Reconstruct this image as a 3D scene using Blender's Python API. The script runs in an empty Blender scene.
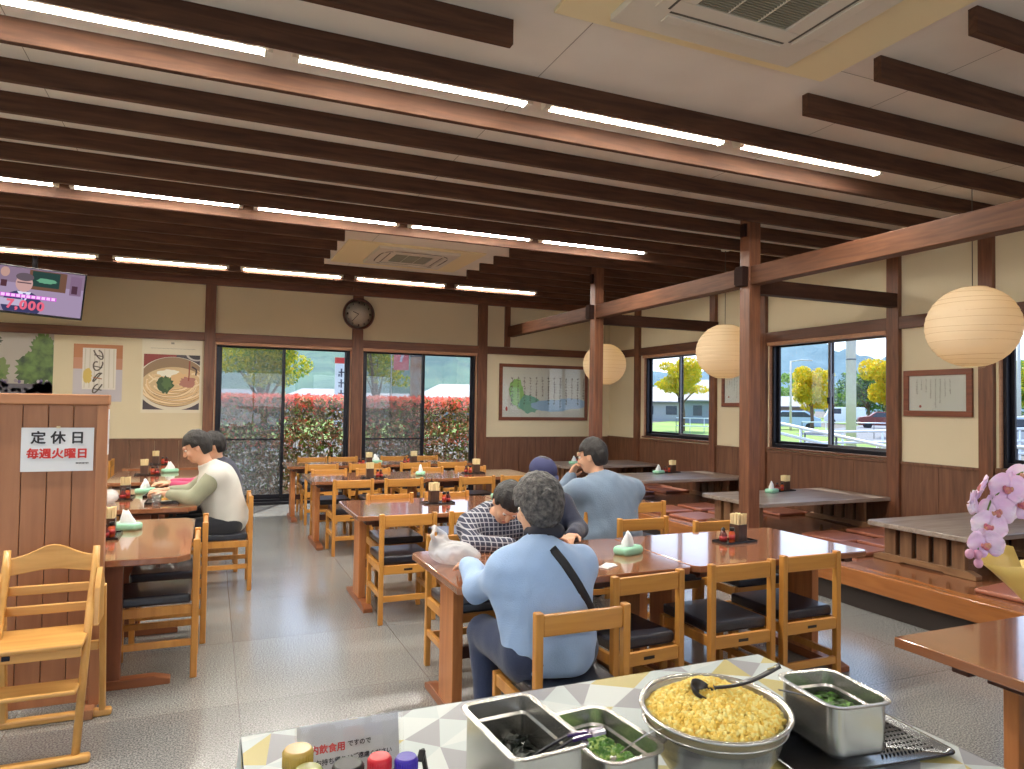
import bpy, bmesh, math, random
import numpy as np
from mathutils import Vector, Matrix, Euler
random.seed(7)
RNG = np.random.default_rng(7)
C = bpy.context.scene.collection
SC = bpy.context.scene
PI = math.pi

# ------------------------------------------------------------------ camera
H = 1.5
yaw, pitch, roll = 0.403018626, 0.0289526777, 0.0146895342
cy, sy, cp, sp = math.cos(yaw), math.sin(yaw), math.cos(pitch), math.sin(pitch)
fw = Vector((sy*cp, cy*cp, sp)); rt = Vector((cy, -sy, 0)); up = rt.cross(fw)
cr, sr = math.cos(roll), math.sin(roll)
r2 = cr*rt + sr*up; u2 = -sr*rt + cr*up
cam = bpy.data.cameras.new('camera'); co = bpy.data.objects.new('camera', cam); C.objects.link(co)
co.matrix_world = Matrix(((r2.x, u2.x, -fw.x, 0), (r2.y, u2.y, -fw.y, 0), (r2.z, u2.z, -fw.z, H), (0, 0, 0, 1)))
cam.sensor_width = 36; cam.lens = 704.13/1024*36; cam.clip_start = 0.05; cam.clip_end = 4000
SC.camera = co

# ------------------------------------------------------------------ world, sun, exposure
W = bpy.data.worlds.new('sky'); SC.world = W; W.use_nodes = True
nt = W.node_tree; nt.nodes.clear()
out = nt.nodes.new('ShaderNodeOutputWorld'); bg = nt.nodes.new('ShaderNodeBackground')
tc = nt.nodes.new('ShaderNodeTexCoord'); sep = nt.nodes.new('ShaderNodeSeparateXYZ'); rp = nt.nodes.new('ShaderNodeValToRGB')
nt.links.new(tc.outputs['Generated'], sep.inputs[0]); nt.links.new(sep.outputs['Z'], rp.inputs[0])
rp.color_ramp.elements[0].position = 0.0; rp.color_ramp.elements[0].color = (.80, .88, .97, 1)
rp.color_ramp.elements[1].position = 0.7; rp.color_ramp.elements[1].color = (.26, .45, .85, 1)
e = rp.color_ramp.elements.new(0.18); e.color = (.55, .72, .97, 1)
nt.links.new(rp.outputs[0], bg.inputs[0]); bg.inputs[1].default_value = 1.95
nt.links.new(bg.outputs[0], out.inputs[0])
sun = bpy.data.lights.new('sun', 'SUN'); so = bpy.data.objects.new('sun', sun); C.objects.link(so)
sun.energy = 6.5; sun.angle = math.radians(0.6); sun.color = (1, .95, .86)
so.rotation_euler = Vector((-0.25, -0.50, -0.95)).to_track_quat('-Z', 'Y').to_euler()
so.location = (10, 20, 30)
SC.view_settings.view_transform = 'Standard'; SC.view_settings.look = 'None'
SC.view_settings.exposure = 0.40; SC.view_settings.gamma = 1.0; SC.view_settings.use_curve_mapping = False
cyc = SC.cycles
cyc.use_denoising = True; cyc.max_bounces = 8; cyc.diffuse_bounces = 4; cyc.glossy_bounces = 4
cyc.transmission_bounces = 6; cyc.transparent_max_bounces = 12; cyc.caustics_reflective = False; cyc.caustics_refractive = False
cyc.sample_clamp_indirect = 6.0
LAMP_POWER = 135.0     # emission of the ceiling tubes

# ------------------------------------------------------------------ materials
def srgb(r, g, b):
    f = lambda c: (c/255/12.92) if c/255 <= .04045 else ((c/255+.055)/1.055)**2.4
    return (f(r), f(g), f(b), 1)
MATS = {}
def nodes(name):
    m = bpy.data.materials.new(name); m.use_nodes = True
    return m, m.node_tree, m.node_tree.nodes['Principled BSDF']
def mat(name, col, rough=.5, metal=0, spec=.5, noise=0, nscale=8, bump=0, bscale=60, coat=0, col2=None, trans=0, alpha=1, sheen=0, sss=0):
    if name in MATS: return MATS[name]
    m, t, b = nodes(name); c = srgb(*col)
    b.inputs['Base Color'].default_value = c; b.inputs['Roughness'].default_value = rough
    b.inputs['Metallic'].default_value = metal; b.inputs['Specular IOR Level'].default_value = spec
    b.inputs['Coat Weight'].default_value = coat; b.inputs['Coat Roughness'].default_value = .08
    if trans: b.inputs['Transmission Weight'].default_value = trans
    if sheen: b.inputs['Sheen Weight'].default_value = sheen
    if sss: b.inputs['Subsurface Weight'].default_value = sss; b.inputs['Subsurface Scale'].default_value = .01
    b.inputs['Alpha'].default_value = alpha
    if noise or col2:
        tcn = t.nodes.new('ShaderNodeTexCoord'); n = t.nodes.new('ShaderNodeTexNoise'); r = t.nodes.new('ShaderNodeValToRGB')
        n.inputs['Scale'].default_value = nscale; n.inputs['Detail'].default_value = 6
        t.links.new(tcn.outputs['Object'], n.inputs['Vector']); t.links.new(n.outputs['Fac'], r.inputs[0])
        c2 = srgb(*col2) if col2 else tuple(v*(1-noise) for v in c[:3])+(1,)
        r.color_ramp.elements[0].color = c2; r.color_ramp.elements[1].color = c
        r.color_ramp.elements[0].position = .35; r.color_ramp.elements[1].position = .65
        t.links.new(r.outputs[0], b.inputs['Base Color'])
    if bump:
        tcn = t.nodes.new('ShaderNodeTexCoord'); n = t.nodes.new('ShaderNodeTexNoise'); bp = t.nodes.new('ShaderNodeBump')
        n.inputs['Scale'].default_value = bscale; bp.inputs['Strength'].default_value = bump; bp.inputs['Distance'].default_value = .01
        t.links.new(tcn.outputs['Object'], n.inputs['Vector']); t.links.new(n.outputs['Fac'], bp.inputs['Height']); t.links.new(bp.outputs[0], b.inputs['Normal'])
    MATS[name] = m; return m
def wood(name, c1, c2, axis='X', scale=1.0, rough=.45, coat=0, planks=0, contrast=1.0, bump=.05, spec=.5):
    """streaky grain along the axis; planks=width of boards across (colour shift and dark groove)"""
    if name in MATS: return MATS[name]
    m, t, b = nodes(name)
    tcn = t.nodes.new('ShaderNodeTexCoord'); mp = t.nodes.new('ShaderNodeMapping')
    s = {'X': (1.2, 14, 14), 'Y': (14, 1.2, 14), 'Z': (14, 14, 1.2)}[axis]
    mp.inputs['Scale'].default_value = tuple(v*scale for v in s)
    t.links.new(tcn.outputs['Object'], mp.inputs[0])
    n = t.nodes.new('ShaderNodeTexNoise'); n.inputs['Scale'].default_value = 2.2; n.inputs['Detail'].default_value = 8; n.inputs['Distortion'].default_value = .6
    t.links.new(mp.outputs[0], n.inputs['Vector'])
    r = t.nodes.new('ShaderNodeValToRGB'); r.color_ramp.elements[0].color = srgb(*c2); r.color_ramp.elements[1].color = srgb(*c1)
    r.color_ramp.elements[0].position = .5-.22/contrast; r.color_ramp.elements[1].position = .5+.22/contrast
    t.links.new(n.outputs['Fac'], r.inputs[0]); t.links.new(r.outputs[0], b.inputs['Base Color'])
    b.inputs['Roughness'].default_value = rough; b.inputs['Coat Weight'].default_value = coat; b.inputs['Coat Roughness'].default_value = .06
    b.inputs['Specular IOR Level'].default_value = spec
    bp = t.nodes.new('ShaderNodeBump'); bp.inputs['Strength'].default_value = bump; bp.inputs['Distance'].default_value = .005
    t.links.new(n.outputs['Fac'], bp.inputs['Height']); t.links.new(bp.outputs[0], b.inputs['Normal'])
    MATS[name] = m; return m
def emit(name, col, strength):
    if name in MATS: return MATS[name]
    m = bpy.data.materials.new(name); m.use_nodes = True; t = m.node_tree; t.nodes.clear()
    o = t.nodes.new('ShaderNodeOutputMaterial'); e = t.nodes.new('ShaderNodeEmission')
    e.inputs[0].default_value = srgb(*col); e.inputs[1].default_value = strength; t.links.new(e.outputs[0], o.inputs[0])
    MATS[name] = m; return m
def glass(name, tint=(1, 1, 1), refl=1.0, cover=0, ccol=(60, 60, 60)):
    """thin pane: clear transmission plus fresnel reflection; cover = share hidden by a fine insect mesh"""
    if name in MATS: return MATS[name]
    m = bpy.data.materials.new(name); m.use_nodes = True; t = m.node_tree; t.nodes.clear()
    o = t.nodes.new('ShaderNodeOutputMaterial'); tr = t.nodes.new('ShaderNodeBsdfTransparent'); g = t.nodes.new('ShaderNodeBsdfGlossy')
    tr.inputs[0].default_value = (*tint, 1); g.inputs['Roughness'].default_value = .02
    f0 = t.nodes.new('ShaderNodeLayerWeight'); f0.inputs[0].default_value = .5; mx = t.nodes.new('ShaderNodeMixShader')
    f = t.nodes.new('ShaderNodeMath'); f.operation = 'POWER'; f.inputs[1].default_value = 5; t.links.new(f0.outputs['Facing'], f.inputs[0])
    mu = t.nodes.new('ShaderNodeMath'); mu.operation = 'MULTIPLY_ADD'; mu.inputs[1].default_value = .9*refl; mu.inputs[2].default_value = .03*refl
    t.links.new(f.outputs[0], mu.inputs[0]); t.links.new(mu.outputs[0], mx.inputs[0]); t.links.new(tr.outputs[0], mx.inputs[1]); t.links.new(g.outputs[0], mx.inputs[2])
    last = mx
    if cover:
        d = t.nodes.new('ShaderNodeBsdfDiffuse'); d.inputs[0].default_value = srgb(*ccol); m2 = t.nodes.new('ShaderNodeMixShader'); m2.inputs[0].default_value = cover
        t.links.new(mx.outputs[0], m2.inputs[1]); t.links.new(d.outputs[0], m2.inputs[2]); last = m2
    t.links.new(last.outputs[0], o.inputs[0]); MATS[name] = m; return m

# ------------------------------------------------------------------ mesh helpers
class MB:
    def __init__(s): s.v = []; s.f = []; s.mi = []; s.sm = []
    def add(s, vs, fs, mi=0, sm=False):
        o = len(s.v); s.v.extend(tuple(v) for v in vs)
        for f in fs: s.f.append(tuple(i+o for i in f)); s.mi.append(mi); s.sm.append(sm)
        return s
    def box(s, x0, x1, y0, y1, z0, z1, mi=0, rot=None, piv=None):
        v = [Vector((x, y, z)) for z in (z0, z1) for y in (y0, y1) for x in (x0, x1)]
        if rot is not None:
            p = Vector(piv) if piv else Vector(((x0+x1)/2, (y0+y1)/2, (z0+z1)/2)); v = [rot @ (q-p)+p for q in v]
        return s.add(v, [(0, 2, 3, 1), (4, 5, 7, 6), (0, 1, 5, 4), (2, 6, 7, 3), (0, 4, 6, 2), (1, 3, 7, 5)], mi)
    def bar(s, a, b, w, t, mi=0, upv=(0, 0, 1)):
        a = Vector(a); b = Vector(b); d = (b-a).normalized(); u = Vector(upv); x = d.cross(u)
        if x.length < 1e-4: x = d.cross(Vector((0, 1, 0)))
        x.normalize(); y = x.cross(d).normalized()
        v = [p+x*sx*w/2+y*sy_*t/2 for p in (a, b) for sy_ in (-1, 1) for sx in (-1, 1)]
        return s.add(v, [(0, 2, 3, 1), (4, 5, 7, 6), (0, 1, 5, 4), (2, 6, 7, 3), (0, 4, 6, 2), (1, 3, 7, 5)], mi)
    def prism(s, poly, z0, z1, mi=0, frame=None):
        n = len(poly); v = [Vector((x, y, z0)) for x, y in poly]+[Vector((x, y, z1)) for x, y in poly]
        if frame: v = [frame @ q for q in v]
        return s.add(v, [tuple(range(n-1, -1, -1)), tuple(range(n, 2*n))]+[(i, (i+1) % n, n+(i+1) % n, n+i) for i in range(n)], mi)
    def lathe(s, prof, n=24, c=(0, 0, 0), mi=0, sm=True, sx=1, sy=1, rot=None):
        v = []; c = Vector(c)
        for r, z in prof:
            for k in range(n):
                a = 2*PI*k/n; q = Vector((r*math.cos(a)*sx, r*math.sin(a)*sy, z))
                if rot is not None: q = rot @ q
                v.append(q+c)
        f = [(j*n+k, j*n+(k+1) % n, (j+1)*n+(k+1) % n, (j+1)*n+k) for j in range(len(prof)-1) for k in range(n)]
        s.add(v, f, mi, sm); o = len(s.v)-len(v)
        if prof[0][0] > 1e-5: s.f.append(tuple(o+k for k in range(n-1, -1, -1))); s.mi.append(mi); s.sm.append(False)
        if prof[-1][0] > 1e-5: s.f.append(tuple(o+(len(prof)-1)*n+k for k in range(n))); s.mi.append(mi); s.sm.append(False)
        return s
    def open_lathe(s, prof, n=24, c=(0, 0, 0), mi=0, rot=None, ring=None):
        v = []; c = Vector(c)
        for r, z in prof:
            for k in range(n):
                if ring: q = Vector((*ring(k/n, r), z))
                else: a = 2*PI*k/n; q = Vector((r*math.cos(a), r*math.sin(a), z))
                if rot is not None: q = rot @ q
                v.append(q+c)
        return s.add(v, [(j*n+k, j*n+(k+1) % n, (j+1)*n+(k+1) % n, (j+1)*n+k) for j in range(len(prof)-1) for k in range(n)], mi, True)
    def tube(s, pts, r, n=8, mi=0, cap=True):
        pts = [Vector(p) for p in pts]; rs = r if isinstance(r, (list, tuple)) else [r]*len(pts)
        v = []; prev = None
        for i, p in enumerate(pts):
            d = (pts[min(i+1, len(pts)-1)]-pts[max(i-1, 0)]).normalized()
            x = (prev - d*prev.dot(d)) if prev is not None else d.cross(Vector((0, 0, 1)))
            if x.length < 1e-4: x = d.cross(Vector((0, 1, 0)))
            x.normalize(); prev = x; y = d.cross(x)
            for k in range(n): a = 2*PI*k/n; v.append(p+(x*math.cos(a)+y*math.sin(a))*rs[i])
        f = [(j*n+k, j*n+(k+1) % n, (j+1)*n+(k+1) % n, (j+1)*n+k) for j in range(len(pts)-1) for k in range(n)]
        if cap: f += [tuple(range(n-1, -1, -1)), tuple((len(pts)-1)*n+k for k in range(n))]
        return s.add(v, f, mi, True)
    def ball(s, c, r, n=12, m=8, mi=0, rot=None):
        r = r if isinstance(r, (tuple, list)) else (r, r, r)
        v = []; f = []; c = Vector(c)
        for j in range(m+1):
            th = PI*j/m
            for k in range(n):
                a = 2*PI*k/n; q = Vector((math.sin(th)*math.cos(a)*r[0], math.sin(th)*math.sin(a)*r[1], math.cos(th)*r[2]))
                if rot is not None: q = rot @ q
                v.append(q+c)
        for j in range(m):
            for k in range(n): f.append((j*n+k, (j+1)*n+k, (j+1)*n+(k+1) % n, j*n+(k+1) % n))
        return s.add(v, f, mi, True)
    def build(s, name, mats, parent=None, bevel=0, seg=2, label=None, weld=False, solid=0, sub=0):
        me = bpy.data.meshes.new(name); me.from_pydata(s.v, [], s.f)
        me.polygons.foreach_set('material_index', s.mi); me.polygons.foreach_set('use_smooth', s.sm)
        for m in (mats if isinstance(mats, (list, tuple)) else [mats]): me.materials.append(m)
        if weld:
            bm = bmesh.new(); bm.from_mesh(me); bmesh.ops.remove_doubles(bm, verts=bm.verts, dist=1e-5); bm.to_mesh(me); bm.free()
        me.update(); o = bpy.data.objects.new(name, me); C.objects.link(o)
        if parent: o.parent = parent
        if solid: md = o.modifiers.new('solid', 'SOLIDIFY'); md.thickness = solid; md.offset = 0
        if bevel: md = o.modifiers.new('bevel', 'BEVEL'); md.width = bevel; md.segments = seg; md.limit_method = 'ANGLE'; md.harden_normals = False
        if sub: md = o.modifiers.new('sub', 'SUBSURF'); md.levels = sub; md.render_levels = sub
        if label: o['label'] = label
        return o
def raw(name, V, F, mats, parent=None, smooth=True, mi=None):
    me = bpy.data.meshes.new(name); V = np.asarray(V, np.float32); F = np.asarray(F, np.int32)
    me.vertices.add(len(V)); me.vertices.foreach_set('co', V.ravel()); k = F.shape[1]
    me.loops.add(F.size); me.loops.foreach_set('vertex_index', F.ravel())
    me.polygons.add(len(F)); me.polygons.foreach_set('loop_start', np.arange(0, F.size, k, dtype=np.int32))
    me.polygons.foreach_set('use_smooth', np.full(len(F), smooth))
    if mi is not None: me.polygons.foreach_set('material_index', np.asarray(mi, np.int32))
    for m in (mats if isinstance(mats, (list, tuple)) else [mats]): me.materials.append(m)
    me.update(calc_edges=True); me.validate()
    o = bpy.data.objects.new(name, me); C.objects.link(o)
    if parent: o.parent = parent
    return o
def thing(name, label, cat, loc=(0, 0, 0), rz=0, group=None):
    o = bpy.data.objects.new(name, None); C.objects.link(o); o.empty_display_size = .1
    o.location = loc; o.rotation_euler = (0, 0, rz); o['label'] = label; o['category'] = cat
    if group: o['group'] = group
    return o
def tag(o, label, cat, group=None):
    o['label'] = label; o['category'] = cat
    if group: o['group'] = group
    return o
def struct(o, label=None):
    o['kind'] = 'structure'
    if label: o['label'] = label
    return o
def kids(o): return [c for c in o.children]
def dup(o, loc, rz=0, label=None, group=None, parent=None):
    c = o.copy(); C.objects.link(c)
    if parent is None:
        c.location = loc; c.rotation_euler = (0, 0, rz)
        if label: c['label'] = label
        if group: c['group'] = group
    else: c.parent = parent
    for k in kids(o): dup(k, None, parent=c)
    return c
def text_mesh(name, body, size, m, parent=None, bold=0.0, loc=(0, 0, 0), rot=None, extrude=.0004, align='CENTER', space=1.0):
    cu = bpy.data.curves.new(name, 'FONT'); cu.body = body; cu.size = size; cu.align_x = align; cu.align_y = 'CENTER'
    cu.extrude = extrude; cu.offset = 0; cu.space_character = space; cu.resolution_u = 3
    o = bpy.data.objects.new(name, cu); C.objects.link(o)
    dg = bpy.context.evaluated_depsgraph_get(); me = bpy.data.meshes.new_from_object(o.evaluated_get(dg))
    bpy.data.objects.remove(o)
    if bold:
        b0 = bmesh.new(); b0.from_mesh(me); b1 = bmesh.new()
        for i, (dx, dy) in enumerate([(0, 0), (1, 0), (-1, 0), (0, 1), (0, -1), (.7, .7), (-.7, -.7), (.7, -.7), (-.7, .7)]):
            m2 = me.copy(); m2.transform(Matrix.Translation((dx*bold, dy*bold, i*extrude*.06))); b1.from_mesh(m2); bpy.data.meshes.remove(m2)
        b1.to_mesh(me); b0.free(); b1.free()
    M = Matrix.Translation(loc) @ (rot.to_4x4() if rot is not None else Matrix())
    me.transform(M); me.materials.clear(); me.materials.append(m)
    o = bpy.data.objects.new(name, me); C.objects.link(o)
    if parent: o.parent = parent
    return o
RX90 = Matrix.Rotation(PI/2, 3, 'X')        # text facing -Y

# ------------------------------------------------------------------ shell
XR, YB, XL, YF, ZC = 6.48, 10.8, -4.0, -3.4, 3.32
TX = 4.56                       # line of free posts
M_wall = mat('wall_plaster', (222, 209, 178), .9, bump=.08, bscale=220, noise=.05, nscale=1.2)
M_ceil = mat('ceiling_board', (234, 229, 219), .85, noise=.10, nscale=1.6, bump=.05, bscale=300)
M_beam = wood('beam_wood_x', (98, 68, 52), (66, 45, 36), 'X', 1.0, .6, spec=.15)
M_beamy = wood('beam_wood_y', (104, 68, 48), (76, 48, 34), 'Y', 1.0, .6, spec=.2)
M_tie = wood('tie_wood_x', (76, 48, 36), (52, 32, 25), 'X', 1.0, .6, spec=.2)
M_post = wood('post_wood', (132, 84, 58), (88, 54, 38), 'Z', 1.0, .45)
M_wains = wood('wainscot_wood', (128, 88, 64), (94, 62, 46), 'Z', .9, .5)
M_head = wood('window_head_wood', (190, 142, 110), (168, 122, 92), 'X', 1.0, .5)
M_black = mat('black_aluminium', (38, 38, 46), .35, metal=.6)
M_alu = mat('grey_aluminium', (120, 122, 130), .35, metal=.7)
M_glass = glass('window_glass')
M_screen = glass('insect_screen_glass', cover=.30, ccol=(120, 130, 140))

# floor: speckled stone tiles
def floor_mat():
    m, t, b = nodes('stone_floor'); L = t.links.new
    tcn = t.nodes.new('ShaderNodeTexCoord')
    n1 = t.nodes.new('ShaderNodeTexNoise'); n1.inputs['Scale'].default_value = 135; n1.inputs['Detail'].default_value = 3; L(tcn.outputs['Object'], n1.inputs['Vector'])
    r1 = t.nodes.new('ShaderNodeValToRGB'); L(n1.outputs['Fac'], r1.inputs[0])
    r1.color_ramp.elements[0].position = .40; r1.color_ramp.elements[0].color = srgb(102, 103, 103)
    r1.color_ramp.elements[1].position = .62; r1.color_ramp.elements[1].color = srgb(170, 170, 167)
    mp = t.nodes.new('ShaderNodeMapping'); L(tcn.outputs['Object'], mp.inputs[0]); mp.inputs['Location'].default_value = (-.16+.97*5, .11+.97*5, 0)
    br = t.nodes.new('ShaderNodeTexBrick'); L(mp.outputs[0], br.inputs['Vector']); br.offset = 0; br.inputs['Scale'].default_value = 1
    br.inputs['Brick Width'].default_value = .97; br.inputs['Row Height'].default_value = .97; br.inputs['Mortar Size'].default_value = .003; br.inputs['Mortar Smooth'].default_value = .3
    br.inputs['Color1'].default_value = (.72, .72, .75, 1); br.inputs['Color2'].default_value = (1, 1, 1, 1); br.inputs['Mortar'].default_value = (.55, .55, .55, 1); br.inputs['Bias'].default_value = .45
    mx = t.nodes.new('ShaderNodeMix'); mx.data_type = 'RGBA'; mx.blend_type = 'MULTIPLY'; mx.inputs[0].default_value = 1
    L(r1.outputs[0], mx.inputs[6]); L(br.outputs['Color'], mx.inputs[7])
    n2 = t.nodes.new('ShaderNodeTexNoise'); n2.inputs['Scale'].default_value = .8; n2.inputs['Detail'].default_value = 1; L(tcn.outputs['Object'], n2.inputs['Vector'])
    r2_ = t.nodes.new('ShaderNodeMapRange'); r2_.inputs[3].default_value = .15; r2_.inputs[4].default_value = .27; L(n2.outputs['Fac'], r2_.inputs[0])
    L(mx.outputs[2], b.inputs['Base Color']); L(r2_.outputs[0], b.inputs['Roughness'])
    b.inputs['Specular IOR Level'].default_value = .6; b.inputs['Coat Weight'].default_value = .4; b.inputs['Coat Roughness'].default_value = .16
    n3 = t.nodes.new('ShaderNodeTexNoise'); n3.inputs['Scale'].default_value = 2.2; n3.inputs['Detail'].default_value = 0; L(tcn.outputs['Object'], n3.inputs['Vector'])
    ad = t.nodes.new('ShaderNodeMath'); ad.operation = 'MULTIPLY_ADD'; ad.inputs[1].default_value = -1.6; L(br.outputs['Fac'], ad.inputs[0]); L(n3.outputs['Fac'], ad.inputs[2])
    bp = t.nodes.new('ShaderNodeBump'); bp.inputs['Strength'].default_value = .10; bp.inputs['Distance'].default_value = .006; L(ad.outputs[0], bp.inputs['Height']); L(bp.outputs[0], b.inputs['Normal'])
    return m
struct(MB().box(XL, XR, YF, YB, -.12, 0).build('floor', floor_mat()))
struct(MB().box(XL-.2, XR+.2, YF-.2, YB+.2, ZC, ZC+.15).build('ceiling', M_ceil))
# ceiling board joints: thin dark lines
def holes_wall(axis, pos, lo, hi, holes, name, thick=.16, sgn=1):
    """wall with rectangular openings; axis 'X' = wall in plane y=pos running in x; 'Y' = plane x=pos running in y"""
    mb = MB(); us = sorted({lo, hi, *[h for a in holes for h in a[:2]]})
    for a, b in zip(us[:-1], us[1:]):
        zs = [(0, ZC)]
        for h in holes:
            if h[0] <= a+1e-6 and b <= h[1]+1e-6: zs = [z for z in [(0, h[2]), (h[3], ZC)] if z[1]-z[0] > 1e-3]
        for z0, z1 in zs:
            if axis == 'X': mb.box(a, b, min(pos, pos+sgn*thick), max(pos, pos+sgn*thick), z0, z1)
            else: mb.box(min(pos, pos+sgn*thick), max(pos, pos+sgn*thick), a, b, z0, z1)
    return struct(mb.build(name, M_wall))
W1, W2 = (.04, 1.94, .03, 2.335), (2.11, 3.97, .03, 2.335)
holes_wall('X', YB, XL, XR+.16, [W1, W2], 'wall_back')
WR = [(8.03, 9.70, 1.03, 2.335), (5.20, 6.90, 1.02, 2.335), (2.40, 4.08, 1.0, 2.335), (-.6, 1.1, 1.0, 2.335)]
holes_wall('Y', XR, YF, YB, WR, 'wall_right')
WF = [(-3.4, -.6, .6, 2.5), (-.1, 2.7, .6, 2.5), (3.2, 6.0, .6, 2.5)]; WL = [(-2.8, .2, .8, 2.4), (.8, 3.4, .8, 2.4)]  # front and left openings are out of view, added to let in daylight
holes_wall('Y', XL, YF, YB, WL, 'wall_left', sgn=-1)
holes_wall('X', YF, XL, XR+.16, WF, 'wall_front', sgn=-1)

tn = [0]
def trim(mb, m, bevel=.004, label=None):
    tn[0] += 1; return struct(mb.build('trim_%d' % tn[0], m, bevel=bevel), label)
# back wall posts and rails
for x0, x1 in [(-.11, .03), (1.945, 2.105), (3.98, 4.14)]:
    trim(MB().box(x0, x1, YB-.05, YB+.01, 0, ZC-.02), M_post)
trim(MB().box(4.45, 4.55, YB-.035, YB+.01, 2.46, ZC-.02), M_post)
M_railx = wood('rail_wood_x', (124, 76, 52), (90, 54, 38), 'X', 1.0, .45)
M_raily = wood('rail_wood_y', (112, 70, 50), (80, 50, 36), 'Y', 1.0, .45)
trim(MB().box(XL, XR, YB-.042, YB+.01, 2.335, 2.455), M_railx)
trim(MB().box(XL, XR-.0, YB-.06, YB+.01, 3.13, 3.20), M_railx)
trim(MB().box(XL, XR-.0, YB-.03, YB+.01, 3.20, 3.30), M_railx)
# wainscot on back wall (boards with grooves)
def wains(x0, x1, z1=.97):
    mb = MB(); x = x0
    while x < x1-.01:
        w = min(.30, x1-x); mb.box(x+.002, x+w-.002, YB-.016, YB+.005, 0, z1-.03); x += w
    o = trim(mb, M_wains, .002); trim(MB().box(x0, x1, YB-.028, YB+.005, z1-.03, z1), M_wains); return o
wains(XL, -.11); wains(4.14, XR)
trim(MB().box(XL, -.11, YB-.03, YB, 0, .08), M_wains)
# right wall posts, rails, wainscot
for y0, y1 in [(9.80, 9.94), (7.90, 8.02), (6.93, 7.06), (5.05, 5.19), (4.11, 4.24), (2.25, 2.38), (1.12, 1.25)]:
    trim(MB().box(XR-.05, XR+.01, y0, y1, 0, ZC-.02), M_post)
trim(MB().box(XR-.042, XR+.01, YF, YB, 2.335, 2.46), M_raily)
trim(MB().box(XR-.05, XR+.01, YF, YB, 3.16, ZC-.01), M_raily)
for a, b in [(9.94, YB), (8.02, 9.80), (7.06, 7.90), (5.19, 6.93), (4.24, 5.05), (2.38, 4.11), (1.25, 2.25), (YF, 1.12)]:
    mb = MB(); n = max(1, round((b-a)/.42)); w = (b-a)/n
    for k in range(n): mb.box(XR-.016, XR+.005, a+k*w+.002, a+(k+1)*w-.002, .2, .955)
    trim(mb, M_wains, .002); trim(MB().box(XR-.028, XR+.005, a, b, .955, .985), M_wains)

# windows in the back wall: full-height sliding glass doors with a black frame
def window(n, axis, pos, h, lab, full=False, split=.5, screen=True):
    """pos = inner wall plane; frame sits inside the opening; sub-objects: frame, pane, sash, head_board, sill"""
    a, b, z0, z1 = h; rt_ = axis == 'Y'
    root = bpy.data.objects.new('window_%d' % n, None); C.objects.link(root); root['kind'] = 'structure'; root['label'] = lab
    def B(mb, u0, u1, d0, d1, za, zb):
        if rt_: mb.box(pos+d0, pos+d1, u0, u1, za, zb)
        else: mb.box(u0, u1, pos+d0, pos+d1, za, zb)
    fr = MB(); t = .045
    B(fr, a, a+t, .03, .13, z0, z1); B(fr, b-t, b, .03, .13, z0, z1); B(fr, a+t, b-t, .03, .13, z1-t, z1); B(fr, a+t, b-t, .03, .13, z0, z0+t)
    fr.build('window_frame', M_black, root, bevel=.003)
    mid = a+(b-a)*split
    for k, (p0, p1, d) in enumerate([(a+t, mid+.02, .085), (mid-.02, b-t, .055)] if not rt_ else [(a+t, mid+.02, .055), (mid-.02, b-t, .085)]):
        s = MB(); w = .042 if full else .034; mm = M_black if full else M_alu
        B(s, p0, p0+w, d, d+.025, z0+t, z1-t); B(s, p1-w, p1, d, d+.025, z0+t, z1-t)
        B(s, p0+w, p1-w, d, d+.025, z1-t-w*.6, z1-t); B(s, p0+w, p1-w, d, d+.025, z0+t, z0+t+w*(1.6 if full else 1))
        far = (rt_ and k == 1)
        sash = s.build('sash', M_black if (full or far) else M_alu, root, bevel=.002)
        g = MB(); B(g, p0+w*.7, p1-w*.7, d+.010, d+.014, z0+t+w*.5, z1-t-w*.4); g.build('pane', M_glass, sash)
        if full and k == 0 and screen:
            s2 = MB(); B(s2, p0, p0+.03, .115, .13, z0+t, z1-t); B(s2, p1-.03, p1, .115, .13, z0+t, z1-t); B(s2, p0+.03, p1-.03, .117, .128, .93, .955)
            B(s2, p0+.03, p1-.03, .117, .128, z1-t-.02, z1-t); B(s2, p0+.03, p1-.03, .117, .128, z0+t, z0+t+.03)
            sf = s2.build('screen_frame', M_black, root)
            g = MB(); B(g, p0+.02, p1-.02, .121, .123, z0+t, z1-t); g.build('insect_screen', M_screen, sf)
    if full:
        hd = MB(); B(hd, mid-.005, mid+.02, .03, .055, .95, 1.15); hd.build('pull_handle', M_black, root, bevel=.003)
    else:
        hd = MB(); B(hd, mid-.012, mid+.012, .03, .056, z0+.55, z0+.62); hd.build('latch', M_black, root, bevel=.003)
    hb = MB(); B(hb, a-.0, b+.0, -.045, .028, z1-.047, z1-.002); hb.build('head_board', M_head, root, bevel=.003)
    sl = MB()
    if not full: B(sl, a-.02, b+.02, -.035, .03, z0-.025, z0); sl.build('sill', M_wains, root, bevel=.003)
    else: B(sl, a, b, -.01, .05, 0, z0+.01); sl.build('sill', M_black, root, bevel=.003)
    # reveals
    rv = MB(); B(rv, a-.002, a+.012, -.005, .03, z0, z1); B(rv, b-.012, b+.002, -.005, .03, z0, z1); rv.build('jamb', M_head, root)
    return root
window(1, 'X', YB, W1, 'black framed sliding glass doors left of the clock post', True, .49)
window(2, 'X', YB, W2, 'black framed sliding glass doors right of the clock post', True, .53)
window(3, 'Y', XR, WR[0], 'sliding window nearest the far corner on the right wall', split=.48)
window(4, 'Y', XR, WR[1], 'sliding window behind the middle low table', split=.48)
window(5, 'Y', XR, WR[2], 'sliding window at the right edge behind the orchid', split=.48)
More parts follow.
